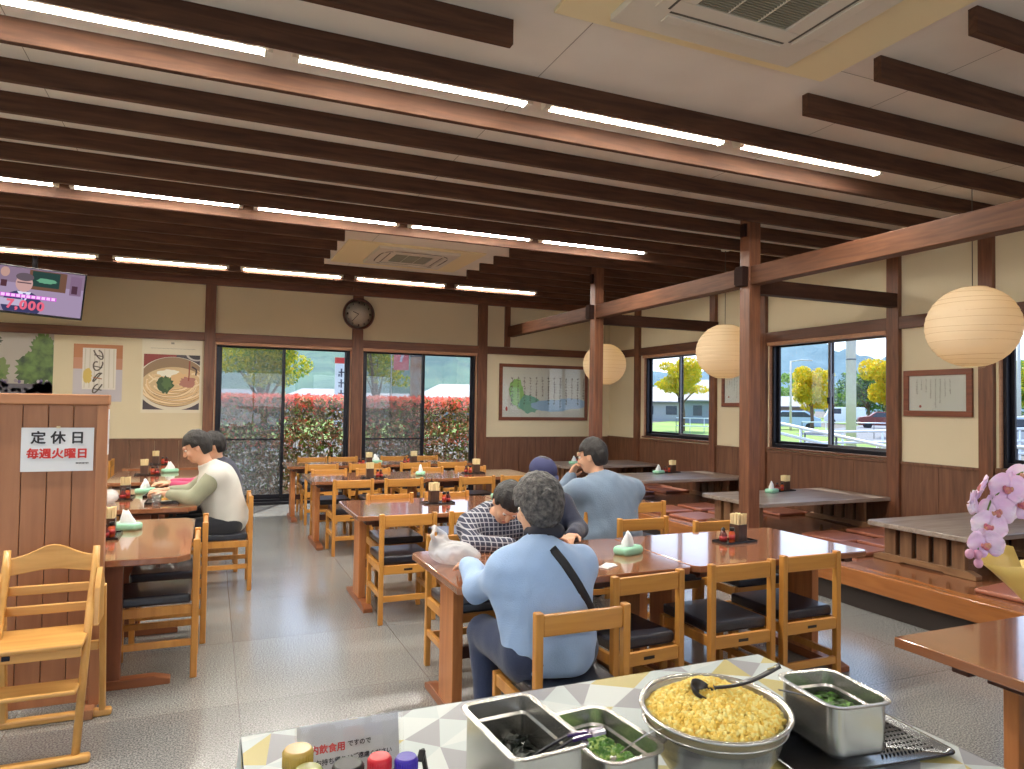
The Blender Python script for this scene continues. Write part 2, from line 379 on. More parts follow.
def fill_window(n, axis, pos, h, lab):  # simple unseen window, added as daylight fill for the room
    a, b, z0, z1 = h; r = bpy.data.objects.new('window_%d' % n, None); C.objects.link(r); r['kind'] = 'structure'; r['label'] = lab
    def B(mb, u0, u1, d0, d1, za, zb): return mb.box(pos-d1, pos-d0, u0, u1, za, zb) if axis == 'Y' else mb.box(u0, u1, pos-d1, pos-d0, za, zb)
    m = (a+b)/2; f = MB(); t = .05
    for u0, u1, za, zb in [(a, a+t, z0, z1), (b-t, b, z0, z1), (m-t/2, m+t/2, z0+t, z1-t), (a+t, b-t, z0, z0+t), (a+t, b-t, z1-t, z1)]: B(f, u0, u1, .04, .12, za, zb)
    f.build('window_frame', M_black, r, bevel=.003); g = MB(); B(g, a+t*.6, m, .075, .08, z0+t*.6, z1-t*.6); g.build('pane', M_glass, r); g = MB(); B(g, m, b-t*.6, .075, .08, z0+t*.6, z1-t*.6); g.build('pane', M_glass, r)
for k, h in enumerate(WF): fill_window(7+k, 'X', YF, h, 'wide unseen window added for daylight, in the wall behind the viewer')
for k, h in enumerate(WL): fill_window(10+k, 'Y', XL, h, 'wide unseen window added for daylight, in the left wall beside the viewer')
window(6, 'Y', XR, WR[3], 'sliding window on the right wall beside the viewer', split=.48)

# ------------------------------------------------------------------ ceiling beams
ZB = 3.20
def beam(x0, x1, y, m=M_beam): return trim(MB().box(x0, x1, y, y+.045, ZB, ZC+.005), m, .004)
ys = [3.50+.496*k for k in range(0, 16)]
GL, GR = 1.25, 3.14
for i, y in enumerate(ys):
    if y > YB-.1: break
    if 7.3 < y < 9.2: beam(XL, GL, y); beam(GR, XR, y)
    else: beam(XL, XR, y)
for y in (3.02, 2.54, 2.045, 1.55, 1.06): beam(XL, GL+.02, y); beam(GR-.03, XR, y)
for y in (.5, .94-.9, -.95, -1.9, -2.8): beam(XL, XR, y)
# ceiling board joints
mb = MB()
for x in (-2.9, -.95, 1.62, 3.6, 5.4): mb.box(x, x+.004, YF, YB, ZC-.0008, ZC+.001)
for y in (.9, 2.75, 4.6): mb.box(XL, XR, y, y+.004, ZC-.0008, ZC+.001)
struct(mb.build('ceiling_joint', mat('joint', (150, 143, 130), .9)))

# free posts with tie beams
for k, py in enumerate((5.11, 7.93)):
    mb = MB().box(TX-.065, TX+.065, py-.065, py+.065, .28, ZC)
    trim(mb, M_post, .006)
trim(MB().box(TX-.06, TX+.06, YF, 5.04, 2.63, 2.80), M_beamy, .006)
trim(MB().box(TX-.06, TX+.06, 5.18, 7.86, 2.63, 2.80), M_beamy, .006)
trim(MB().box(TX-.06, TX+.06, 8.0, YB, 2.63, 2.80), M_beamy, .006)
for py in (5.11, 7.93):
    trim(MB().box(TX+.066, XR, py-.05, py+.05, 2.56, 2.70), M_tie, .006)
    trim(MB().box(TX-.135, TX-.066, py-.05, py+.05, 2.62, 2.80).box(TX-.13, TX-.066, py+.05, py+.07, 2.64, 2.78), mat('beam_end_dark', (44, 28, 24), .8, spec=.1), .004)
# pelmet blocks above the posts
for py in (5.11, 7.93):
    trim(MB().box(TX-.066-.03, TX-.066, py-.03, py+.03, 3.08, 3.2), mat('beam_end_dark', (44, 28, 24), .8, spec=.1), .003)

# ------------------------------------------------------------------ ceiling tube lamps
M_fix = mat('lamp_white_metal', (226, 222, 208), .5)
M_tube = emit('lamp_tube_glow', (255, 250, 238), LAMP_POWER)
def lamp(label, L=1.30):
    r = thing('ceiling_lamp', label, 'ceiling lamp', group='tube lamps on the ceiling')
    mb = MB().prism([(-.075, 0), (-.060, -.045), (-.040, -.066), (-.029, -.066), (-.028, -.055), (.028, -.055), (.029, -.066), (.040, -.066), (.060, -.045), (.075, 0)], -L/2, L/2, frame=Matrix.Rotation(PI/2, 4, 'Z') @ Matrix.Rotation(PI/2, 4, 'X'))
    mb.build('housing', M_fix, r)
    t = MB(); n = 10; v = []
    for x in (-L/2+.02, L/2-.02):
        for k in range(n+1): a = PI+PI*k/n; v.append((x, .027*math.cos(a), -.056+.022*math.sin(a)))
    t.add(v, [(k, k+1, n+2+k, n+1+k) for k in range(n)]+[tuple(range(n, -1, -1)), tuple(range(n+1, 2*n+2))], 0, True)
    t.build('light_tube', M_tube, r)
    for s in (-1, 1): MB().box(s*(L/2)-.02, s*(L/2)+.02, -.034, .034, -.078, 0).build('end_cap', M_fix, r, bevel=.003)
    return r
rows = [('front', 3.70, [3.85, 2.42, 1.0, -.43, -1.86, -3.29]), ('middle', 6.75, [3.84, 2.41, .98, -.45, -1.87, -3.3]),
        ('back', 9.95, [3.96, 2.48, .98, -.50, -1.99, -3.40]), ('rear', .72, [-1.9]), ('hindmost', -2.3, [-.45, 2.4, 4.2])]  # 'rear' row is out of view, added to light the foreground
lp = None; names = ['rightmost', 'second from the right', 'third from the right', 'fourth from the right', 'fifth from the right', 'sixth from the right']
for rn, y, xs in rows:
    for k, x in enumerate(xs):
        lab = 'white tube lamp on the ceiling, %s in the %s row' % (names[k], {'front': 'nearest', 'middle': 'middle', 'back': 'farthest', 'rear': 'unseen added overhead', 'hindmost': 'rear'}[rn])
        if lp is None: lp = lamp(lab); lp.location = (x, y, ZC-.004)
        else: dup(lp, (x, y, ZC-.004), 0, lab)
# warm lit boards either side of lamp rows are the beams themselves

# ------------------------------------------------------------------ ceiling air conditioners
M_acw = mat('ac_white', (214, 208, 194), .5); M_cream = mat('cream_board', (236, 222, 180), .7); M_grille = mat('ac_grille', (150, 148, 130), .6)
def ac(label, x0, x1, y0, y1, px0, px1, py0, py1, far=False):
    cx, cyy = (x0+x1)/2, (y0+y1)/2
    r = thing('air_conditioner', label, 'air conditioner', (cx, cyy, ZC), group='ceiling cassette air conditioners')
    MB().box(px0-cx, px1-cx, py0-cyy, py1-cyy, -.02, -.0015).build('surround_board', M_cream, r, bevel=.003)
    X, Y = (x1-x0)/2, (y1-y0)/2; mb = MB()
    g = .48
    # panel as a ring around grille
    for a in [(-X, X, -Y, -Y*g), (-X, X, Y*g, Y), (-X, -X*g, -Y*g, Y*g), (X*g, X, -Y*g, Y*g)]: mb.box(a[0], a[1], a[2], a[3], -.055, -.02)
    mb.build('panel', M_acw, r, bevel=.004)
    gb = MB().box(-X*g, X*g, -Y*g, Y*g, -.045, -.03); 
    n = 30
    for k in range(n): y = -Y*g+(k+.5)*2*Y*g/n; gb.box(-X*g+.01, X*g-.01, y-.003, y+.003, -.052, -.045)
    gb.build('grille', M_grille, r)
    gg = MB()
    for k in (-1, 1): gg.box(k*X*g/3-.003, k*X*g/3+.003, -Y*g, Y*g, -.055, -.045)
    gg.build('grille_bars', M_acw, r)
    for s in (-1, 1):
        MB().box(-X*.62, X*.62, s*Y*.74-.03, s*Y*.74+.03, -.064, -.055).build('louvre', M_acw, r, bevel=.004)
        MB().box(s*X*.74-.03, s*X*.74+.03, -Y*.62, Y*.62, -.064, -.055).build('louvre', M_acw, r, bevel=.004)
    md = mat('ac_slot', (92, 88, 78), .7); sl = MB()
    for s in (-1, 1):
        sl.box(-X*.62, X*.62, s*Y*.74-s*.045-.006, s*Y*.74-s*.045+.006, -.0565, -.054); sl.box(s*X*.74-s*.045-.006, s*X*.74-s*.045+.006, -Y*.62, Y*.62, -.0565, -.054)
    if far:
        rr = min(X, Y)*.85
        for k in range(40):
            a0, a1 = 2*PI*k/40, 2*PI*(k+1)/40
            f = lambda a: (math.copysign(abs(math.cos(a))**.5, math.cos(a))*X*.84, math.copysign(abs(math.sin(a))**.5, math.sin(a))*Y*.84)
            p, q = f(a0), f(a1); sl.bar((p[0], p[1], -.056), (q[0], q[1], -.056), .014, .004)
    sl.build('air_slot', md, r)
    return r
ac('large white cassette air conditioner at the top, nearest the viewer', 1.64, 2.70, 1.72, 2.76, 1.40, 3.04, 1.50, 2.86)
ac('small looking cassette air conditioner recessed between the far beams', 1.72, 2.70, 7.95, 8.90, 1.36, 3.0, 7.88, 9.15, True)

# ------------------------------------------------------------------ furniture materials
M_chair = wood('chair_wood', (212, 152, 72), (186, 122, 52), 'Z', .8, .38, coat=.2)
M_chairx = wood('chair_wood_x', (214, 154, 74), (188, 124, 54), 'X', .8, .38, coat=.2)
M_seat = mat('seat_vinyl', (34, 37, 50), .34, coat=.5, noise=.25, nscale=70, bump=.25, bscale=160)
M_tag = mat('chair_tag', (46, 36, 30), .4)
M_top = wood('table_top_wood', (160, 106, 74), (134, 84, 56), 'X', .7, .14, coat=.9, bump=.012)
M_topy = wood('table_top_wood_y', (172, 108, 70), (140, 82, 52), 'Y', .7, .16, coat=.4, bump=.015)
M_leg = wood('table_leg_wood', (202, 134, 80), (168, 102, 58), 'Z', .8, .4)
M_foot = wood('table_foot_wood', (160, 98, 60), (126, 72, 44), 'Y', .8, .4)
M_legd = wood('table_leg_brown', (140, 84, 56), (112, 64, 42), 'Z', .8, .4)
M_apron = wood('table_apron_wood', (92, 50, 36), (70, 36, 26), 'X', .8, .4)

def make_chair():
    r = thing('dining_chair', 'chair', 'chair')
    for s in (-1, 1):
        MB().box(s*.185-.016, s*.185+.016, -.218, -.184, 0, .745).build('leg', M_chair, r, bevel=.005)
        MB().box(s*.185-.016, s*.185+.016, .172, .204, 0, .40).build('leg', M_chair, r, bevel=.005)
        MB().box(s*.185-.011, s*.185+.011, -.184, .172, .175, .21).box(s*.185-.011, s*.185+.011, -.184, .172, .345, .395).build('side_rail', M_chair, r, bevel=.003)
    MB().box(-.169, .169, -.213, -.191, .655, .735).build('backrest', M_chairx, r, bevel=.006)
    MB().box(-.169, .169, -.213, -.191, .335, .395).build('back_rail', M_chairx, r, bevel=.003)
    MB().box(-.169, .169, -.211, -.193, .15, .19).build('stretcher', M_chairx, r, bevel=.003)
    MB().box(-.169, .169, .178, .198, .345, .395).build('front_rail', M_chairx, r, bevel=.003)
    MB().box(-.03, .03, -.2142, -.213, .357, .371).build('label_plate', M_tag, r)
    MB().box(-.178, .178, -.178, .212, .397, .450).build('seat_cushion', M_seat, r, bevel=.014, seg=3)
    return r
chair0 = make_chair(); chair_used = [False]
def chair(x, y, face, label, group):
    """face: direction the sitter looks, degrees from +Y counter-clockwise"""
    rz = math.radians(face)
    if not chair_used[0]:
        chair_used[0] = True; chair0.location = (x, y, 0); chair0.rotation_euler = (0, 0, rz); chair0['label'] = label; chair0['group'] = group; return chair0
    return dup(chair0, (x, y, 0), rz, label, group)

def make_table(L, Wd, label, x, y, rz=0, axis='X', group=None, legs=(True, True), inset=.10, zt=.70, chamf=.03, leg_m=None):
    r = thing('dining_table', label, 'table', (x, y, 0), rz, group)
    X, Y, c = L/2, Wd/2, chamf
    poly = [(-X+c, -Y), (X-c, -Y), (X, -Y+c), (X, Y-c), (X-c, Y), (-X+c, Y), (-X, Y-c), (-X, -Y+c)]
    MB().prism(poly, zt-.034, zt).build('table_top', M_top, r, bevel=.005)
    for s in (-1, 1): MB().box(-X+inset+.03, X-inset-.03, s*(Y-.16)-.01, s*(Y-.16)+.01, zt-.10, zt-.034).build('apron', M_apron, r, bevel=.002)
    lm = leg_m or M_leg
    for s, on in zip((-1, 1), legs):
        if not on: continue
        xx = s*(X-inset)
        MB().box(xx-.026, xx+.026, -.105, .105, .045, zt-.05).build('leg', lm, r, bevel=.004)
        MB().box(xx-.03, xx+.03, -Y+.06, Y-.06, zt-.07, zt-.034).build('bearer', M_apron, r, bevel=.003)
        mb = MB(); w = .033; hy = min(.34, Y-.08)
        mb.add([(xx+sx*w, yy, zz) for sx in (-1, 1) for yy, zz in ((-hy, 0), (hy, 0), (hy, .028), (hy-.08, .048), (-hy+.08, .048), (-hy, .028))],
               [(0, 1, 2, 3, 4, 5), (11, 10, 9, 8, 7, 6)]+[(i, 6+i, 6+(i+1) % 6, (i+1) % 6) for i in range(6)])
        mb.build('foot', M_foot, r, bevel=.003)
    if all(legs): MB().box(-X+inset+.02, X-inset-.02, -.015, .015, .25, .31).build('stretcher', M_apron, r, bevel=.002)
    return r
G_t = 'long dining tables in the middle of the room'
make_table(1.245, .81, 'nearest dining table where the woman in pale blue sits, glossy brown top', 1.63, 3.315, group=G_t)
make_table(1.215, .81, 'nearest dining table on the right, with the mint tissue pack and chopstick box on it', 2.868, 3.315, group=G_t)
make_table(1.24, .86, 'second row dining table, left one, with chopstick box near its middle', 1.585, 5.40, group=G_t)
make_table(1.24, .86, 'second row dining table, right one, in front of the man in the grey blue shirt', 2.835, 5.40, group=G_t)
make_table(1.24, .84, 'third row dining table, left one, glossy in window light', 1.565, 7.69, group=G_t)
make_table(1.24, .84, 'third row dining table, right one, nearer the free post', 2.815, 7.69, group=G_t)
make_table(1.24, .72, 'farthest row dining table, left one, right by the glass doors', 1.50, 9.42, group=G_t)
make_table(1.24, .72, 'farthest row dining table, right one, right by the glass doors', 2.75, 9.42, group=G_t)
G_l = 'dining tables along the left side'
for (yc, L, lab) in [(4.65, 1.30, 'left side dining table beside the wooden partition'), (6.45, 1.30, 'left side dining table where the man in the white vest eats'),
                     (8.30, 1.24, 'left side dining table, third back from the partition'), (9.80, 1.2, 'left side dining table farthest back under the noodle poster')]:
    make_table(L, .85, lab, -.505, yc, PI/2, group=G_l, inset=.2, chamf=.06, leg_m=M_legd)

G = 'chairs at the long middle tables'
chair(1.30, 2.54, 0, 'wooden chair the woman in pale blue sits on, pushed farthest from the table', G)
chair(1.84, 2.93, 4, 'wooden chair with dark seat just right of the woman in pale blue', G)
chair(2.43, 2.97, 0, 'wooden chair behind the crumb bowl, third along the nearest table', G)
chair(2.92, 3.01, 0, 'wooden chair at the right end of the nearest table, its back toward the viewer', G)
chair(1.36, 3.74, 180, 'wooden chair under the person in the plaid shirt', G)
chair(1.93, 3.95, 180, 'wooden chair under the person in the navy cap', G)
chair(2.74, 3.90, 180, 'wooden chair beyond the nearest table, its top rail behind the tissue pack', G)
chair(3.18, 3.66, 180, 'wooden chair tucked under the far side of the nearest right table', G)
for x, lab in [(1.27, 'leftmost wooden chair on the near side of the second row table'), (1.765, 'second wooden chair on the near side of the second row table')]:
    chair(x, 4.96, 0, lab, G)
chair(2.68, 4.62, -4, 'wooden chair under the man in the grey blue shirt', G)
chair(3.20, 4.98, 0, 'wooden chair at the right end of the near side of the second row', G)
for x, lab in [(1.40, 'leftmost'), (1.9, 'second'), (2.55, 'third'), (3.1, 'fourth')]:
    chair(x, 5.66, 180, lab+' wooden chair tucked under the far side of the second row', G)
for x, lab in [(1.31, 'leftmost'), (1.82, 'second'), (2.61, 'third'), (3.08, 'fourth')]:
    chair(x, 7.22, 0, lab+' wooden chair on the near side of the third row', G)
for x, lab in [(1.25, 'leftmost'), (1.75, 'second'), (2.4, 'third'), (2.95, 'fourth')]:
    chair(x, 7.98, 180, lab+' wooden chair on the far side of the third row', G)
for x, lab in [(1.27, 'leftmost'), (1.80, 'second'), (2.45, 'third'), (2.95, 'fourth')]:
    chair(x, 9.10, 0, lab+' wooden chair on the near side of the farthest row', G)
for x, lab in [(1.30, 'leftmost'), (1.72, 'second'), (2.45, 'third'), (2.9, 'fourth')]:
    chair(x, 9.84, 180, lab+' wooden chair against the glass doors behind the farthest row', G)
G = 'chairs at the left side tables'
chair(-.255, 4.41, 90, 'wooden chair tucked in at the table beside the partition, nearer one', G)
chair(-.215, 4.97, 90, 'wooden chair tucked in at the table beside the partition, farther one', G)
chair(.11, 6.18, 90, 'wooden chair the man in the white vest sits on', G)
chair(.03, 6.86, 90, 'wooden chair under the person in pink behind the man in the white vest', G)
for y, lab in [(8.05, 'third left table, aisle side, nearer'), (8.6, 'third left table, aisle side, farther'), (9.55, 'farthest left table, aisle side')]:
    chair(-.10, y, 90, 'wooden chair at the '+lab, G)
for y, lab in [(6.2, 'second left table, wall side, nearer'), (6.75, 'second left table, wall side, farther'), (8.02, 'third left table, wall side, nearer'), (8.6, 'third left table, wall side, farther'), (9.5, 'farthest left table, wall side, nearer'), (10.05, 'farthest left table, wall side, farther')]:
    chair(-.93, y, -90, 'wooden chair at the '+lab, G)

# ------------------------------------------------------------------ raised platform with low tables
M_plat = wood('platform_boards', (150, 96, 62), (120, 74, 48), 'Y', .7, .2, coat=.4, bump=.02)
M_edge = wood('platform_edge_wood', (176, 112, 60), (146, 88, 46), 'Y', .7, .25, coat=.3)
PE = 4.49
pf = thing('raised_platform', 'raised wooden seating platform along the window wall', 'platform', (PE, 4, 0))
def loc(mb, dx=PE, dy=4):
    mb.v = [(x-dx, y-dy, z) for x, y, z in mb.v]; return mb
mb = MB(); x = PE+.14
while x < XR-.001:
    w = min(.30, XR-x); mb.box(x+.001, x+w-.001, YF+.02, YB-.03, .27, .298); x += w
loc(mb).build('floor_boards', M_plat, pf, bevel=.001)
loc(MB().box(PE, PE+.14, YF+.02, YB-.05, .16, .30)).build('edge_beam', M_edge, pf, bevel=.008)
loc(MB().box(PE+.06, PE+.08, YF+.02, YB-.05, 0, .16)).build('kick_board', mat('kick_dark', (52, 42, 38), .6), pf)

M_low = wood('low_table_wood', (164, 152, 142), (128, 114, 104), 'X', .9, .35, coat=.4, contrast=1.2)
M_lowleg = wood('low_table_leg', (140, 106, 76), (108, 76, 54), 'Z', 1, .5)
M_lowfoot = wood('low_table_foot', (150, 114, 80), (118, 84, 58), 'Y', 1, .5)
def low_table(xc, yc, L, Wd, label):
    r = thing('low_table', label, 'low table', (xc, yc, .30), group='low tables on the raised platform')
    X, Y, c = L/2, Wd/2, .05
    poly = [(-X+c, -Y), (X, -Y), (X, Y), (-X+c, Y), (-X+c*.3, Y-c*.3), (-X, Y-c), (-X, -Y+c), (-X+c*.3, -Y+c*.3)]
    MB().prism(poly, .272, .31).build('table_top', M_low, r, bevel=.006)
    for s in (-1, 1):
        xx = s*(X-.24 if s > 0 else X-.12)
        mb = MB()
        for k in range(5): y = -.28+k*.14; mb.box(xx-.02, xx+.02, y-.05, y+.05, .05, .272)
        mb.build('slatted_leg', M_lowleg, r, bevel=.004)
        MB().box(xx-.005, xx+.015, -.31, .31, .24, .272).box(xx+.022, xx+.03, -.30, .30, .06, .26).build('cross_bar', mat('low_dark', (60, 44, 36), .6), r)
        hy = Y-.01; w = .035; mb = MB()
        mb.add([(xx+sx*w, yy, zz) for sx in (-1, 1) for yy, zz in ((-hy, 0), (-hy*.45, 0), (-hy*.4, .012), (hy*.4, .012), (hy*.45, 0), (hy, 0), (hy, .03), (hy-.06, .055), (-hy+.06, .055), (-hy, .03))],
               [tuple(range(10)), tuple(range(19, 9, -1))]+[(i, 10+i, 10+(i+1) % 10, (i+1) % 10) for i in range(10)])
        mb.build('foot', M_lowfoot, r, bevel=.003)
    return r
low_table(5.67, 3.74, 1.50, .86, 'low table nearest the viewer, partly behind the orchid')
low_table(5.58, 5.58, 1.72, .88, 'low table behind the near free post, with tissue pack and chopstick box')
low_table(5.58, 7.66, 1.72, .90, 'low table in front of the far right window, beside the man in grey blue')
low_table(5.62, 9.65, 1.64, .90, 'farthest low table in the corner behind the man in grey blue')

M_zab = [mat('floor_cushion_brown', (172, 106, 82), .35, spec=.8, coat=.3), mat('floor_cushion_mauve', (150, 92, 82), .25, spec=.6)]
def cushion():
    r = MB().box(-.22, .22, -.22, .22, 0, .032).build('floor_cushion', M_zab, bevel=.012, seg=3)
    return r
cu0 = cushion(); n = 0
for x, y, a, lab in [(5.05, 4.42, 4, 'shiny one by the platform edge between the two nearest low tables'), (5.60, 4.43, -3, 'middle one behind the nearest low table'), (6.10, 4.46, 2, 'wall side one behind the nearest low table'),
                     (5.40, 4.88, 3, 'one in front of the slatted leg of the middle low table'), (6.0, 4.90, 0, 'wall side one in front of the middle low table'),
                     (4.90, 6.28, 5, 'shiny one left of the near free post'), (5.45, 6.32, -3, 'one behind the middle low table'), (6.08, 6.30, 0, 'wall side one behind the middle low table'),
                     (4.88, 6.84, -3, 'platform edge one in front of the third low table'), (5.45, 6.88, 2, 'middle one in front of the third low table'), (6.02, 6.88, 0, 'wall side one in front of the third low table'),
                     (4.86, 8.40, 3, 'platform edge one behind the third low table'), (5.45, 8.42, 0, 'middle one behind the third low table'), (6.05, 8.42, 3, 'wall side one behind the third low table'),
                     (4.95, 8.95, 0, 'platform edge one in front of the farthest low table'), (5.5, 8.95, 0, 'middle one in front of the farthest low table'), (6.1, 8.92, 0, 'wall side one in front of the farthest low table'),
                     (4.93, 2.93, 6, 'one nearest the orchid in front of the nearest low table'), (5.5, 2.95, 0, 'one hidden behind the orchid wrapping')]:
    o = cu0 if n == 0 else cu0.copy()
    if n: C.objects.link(o)
    n += 1; o.location = (x, y, .299); o.rotation_euler = (0, 0, math.radians(a)); tag(o, 'brown flat floor cushion, '+lab, 'floor cushion', 'flat floor cushions on the platform')

# ------------------------------------------------------------------ wooden partition with notice, left
M_part = wood('partition_boards', (176, 122, 86), (158, 106, 74), 'Z', .8, .45)
M_parte = wood('partition_frame', (184, 128, 88), (162, 108, 74), 'Z', .8, .45)
pt = thing('wooden_partition', 'tall boarded wooden partition carrying the closing day notice', 'partition', (-1.195, 3.93, 0))
mb = MB(); x = -.5055
xs0 = []
while x > -1.9: mb.box(x-.1005+1.2, x-.0015+1.2, -.012, .012, .12, 1.47); x -= .102
mb.build('board_panel', M_part, pt, bevel=.003)
MB().box(-.74, .69, -.004, .006, .13, 1.46).build('backing', mat('groove_dark', (84, 52, 36), .7), pt)
MB().box(.692, .737, -.03, .03, .04, 1.47).build('end_post', M_parte, pt, bevel=.004)
MB().box(-.76, .742, -.034, .034, 1.47, 1.52).build('top_rail', wood('partition_rail', (186, 130, 90), (164, 110, 74), 'X', .8, .45), pt, bevel=.005)
MB().box(-.76, .692, -.02, .02, .06, .125).build('bottom_rail', M_parte, pt, bevel=.003)
for xx in (-.6, .10, .69): MB().box(xx-.03, xx+.03, -.10, .10, 0, .045).build('foot', M_parte, pt, bevel=.004)
M_paper = mat('paper_white', (226, 228, 232), .6); M_ink = mat('ink_black', (40, 38, 44), .6); M_red = mat('ink_red', (205, 52, 48), .6)
sg = thing('paper_notice', 'white paper notice reading 定休日 毎週火曜日 taped to the partition', 'sign', (-.662, 3.910, 1.258))
MB().box(-.147, .147, 0, .0012, -.103, .103).build('paper', M_paper, sg)
text_mesh('black_writing', '定 休 日', .062, M_ink, sg, bold=.0016, loc=(0, -.001, .052), rot=RX90)
text_mesh('red_writing', '毎週火曜日', .050, M_red, sg, bold=.0018, loc=(0, -.001, -.022), rot=RX90)
mb = MB()
for k in range(9): mb.box(.075+k*.006, .079+k*.006, -.001, 0, -.068-random.random()*.002, -.062)
mb.build('small_print', M_ink, sg)
MB().box(-.008, .008, -.002, .001, .100, .110).build('tape', mat('tape', (220, 200, 160), .4), sg)
sp = thing('paper_strip', 'narrow white paper strip hanging on the partition end', 'paper', (-.458, 3.93, 1.36))
MB().box(0, .002, -.02, .02, -.13, .09).build('paper', M_paper, sp)
MB().box(.002, .0026, -.004, .004, -.08, .04).build('grey_print', mat('grey_print', (130, 130, 140), .6), sp)

# high chair
M_hc = wood('high_chair_wood', (222, 170, 98), (196, 142, 72), 'Z', .8, .35, coat=.2)
M_hcx = wood('high_chair_wood_x', (224, 172, 100), (198, 144, 74), 'X', .8, .35, coat=.2)
hc = thing('high_chair', 'pale wooden folding high chair in front of the partition', 'high chair', (-.635, 3.57, 0))
for s in (-1, 1):
    # long leg: front foot up to back rest top, lower rear leg
    MB().tube([(s*.155, -.16, .03), (s*.165, .03, .56), (s*.170, .13, .73), (s*.170, .15, .83)], [.016, .017, .018, .014], 10).build('leg', M_hc, hc)
    MB().bar((s*.195, .30, .03), (s*.195, .20, .64), .026, .04).build('leg', M_hc, hc, bevel=.005)
    MB().add([(s*.19+q, y, z) for q in (-.012, .012) for y, z in ((.02, .50), (.20, .50), (.20, .66), (.12, .74), (.05, .66))], [(0, 1, 2, 3, 4), (9, 8, 7, 6, 5)]+[(i, 5+i, 5+(i+1) % 5, (i+1) % 5) for i in range(5)]).build('arm_panel', M_hc, hc, bevel=.004)
for y, w, lab in [(-.17, .20, 'foot_rail'), (.30, .225, 'foot_rail')]:
    MB().box(-w-.03, w+.01, y-.022, y+.022, 0, .035).build(lab, M_hcx, hc, bevel=.012, seg=3)
n_ = 14; mb = MB(); v = []
for i in range(n_+1):
    u = -1+2*i/n_; zt = .79+.055*math.exp(-(u*1.7)**2); zb = .715+.022*math.exp(-(u*1.3)**2); x = u*.16; y = .145+.012*(1-u*u)
    v += [(x, y-.009, zb), (x, y+.009, zb), (x, y+.009+.004, zt), (x, y-.009+.004, zt)]
f = [(0, 1, 2, 3), tuple(4*n_+k for k in (3, 2, 1, 0))]
for i in range(n_):
    for k in range(4): f.append((4*i+k, 4*i+4+k, 4*i+4+(k+1) % 4, 4*i+(k+1) % 4))
mb.add(v, f).build('backrest', M_hcx, hc, bevel=.004)
for z, y in ((.655, .125), (.575, .095)): MB().box(-.165, .165, y-.008, y+.008, z-.02, z+.02).build('back_slat', M_hcx, hc, bevel=.005)
MB().box(-.185, .165, -.13, .10, .465, .485, rot=Matrix.Rotation(.10, 3, 'X')).build('seat', M_hcx, hc, bevel=.008, seg=3)
MB().box(-.155, .155, -.10, -.08, .41, .455).build('seat_rail', M_hcx, hc, bevel=.004)
MB().box(-.18, .18, .235, .25, .33, .375).build('rear_rail', M_hcx, hc, bevel=.004)
MB().box(-.19, .15, -.155, -.02, .275, .295, rot=Matrix.Rotation(.05, 3, 'X')).build('footrest', M_hcx, hc, bevel=.008, seg=3)
MB().box(-.125, -.095, -.104, -.098, .425, .445).build('buckle', M_black, hc, bevel=.003)

# ------------------------------------------------------------------ paper lanterns
def paper_mat():
    m, t, b = nodes('lantern_paper'); L = t.links.new
    b.inputs['Base Color'].default_value = srgb(236, 228, 208); b.inputs['Roughness'].default_value = .8
    tr = t.nodes.new('ShaderNodeBsdfTranslucent'); tr.inputs[0].default_value = srgb(240, 226, 198)
    mx = t.nodes.new('ShaderNodeMixShader'); mx.inputs[0].default_value = .45; o = t.nodes['Material Output']
    L(b.outputs[0], mx.inputs[1]); L(tr.outputs[0], mx.inputs[2]); L(mx.outputs[0], o.inputs[0]); return m
M_lant = paper_mat(); M_rib = mat('lantern_rib', (196, 176, 138), .7); M_cord = mat('cord_grey', (70, 62, 54), .6)
M_bulb = emit('bulb_glow', (255, 206, 140), 34)
def lantern(label, x, y, z):
    R = .322; r = thing('paper_lantern', label, 'paper lantern', (x, y, z), group='round paper lanterns over the platform')
    prof = []; n = 80
    for j in range(n+1):
        th = .30+(PI-.55)*j/n; rr = R*math.sin(th)*(1+.006*math.cos(j*PI/2.6)); prof.append((max(rr, .001), R*.97*math.cos(th)))
    MB().open_lathe(prof, 48).build('paper_shade', M_lant, r)
    mb = MB()
    for k in range(15):
        th = .30+(PI-.55)*k/14; z0 = R*.97*math.cos(th); rr = R*math.sin(th)*1.004; dz = .012*math.sin(k*2.1)
        mb.tube([(rr*math.cos(a)*1.0, rr*math.sin(a), z0+dz*math.sin(a*1.0+k)) for a in np.linspace(0, 2*PI, 41)], .0012, 4, cap=False)
    mb.build('rib', M_rib, r)
    MB().open_lathe([(.105, R*.925), (.105, R*.935), (.09, R*.935)], 24).build('top_ring', M_rib, r)
    MB().tube([(0, 0, R*.5), (0, 0, ZC-z-.004)], .0035, 6).build('cord', M_cord, r)
    MB().lathe([(.02, R*.35), (.022, R*.5), (.012, R*.55)], 12).build('lamp_holder', M_fix, r)
    MB().ball((0, 0, R*.22), .032, 12, 8).build('bulb', M_bulb, r)
    MB().lathe([(.05, 0), (.05, -.02)], 20, c=(0, 0, ZC-z-.002)).build('ceiling_rose', M_fix, r)
    return r
lantern('large round paper lantern hanging nearest, left of the right window', 5.37, 3.58, 2.152)
lantern('round paper lantern half hidden behind the near free post', 5.37, 6.42, 2.142)
lantern('farthest round paper lantern, seen behind the far free post', 5.42, 9.18, 2.13)

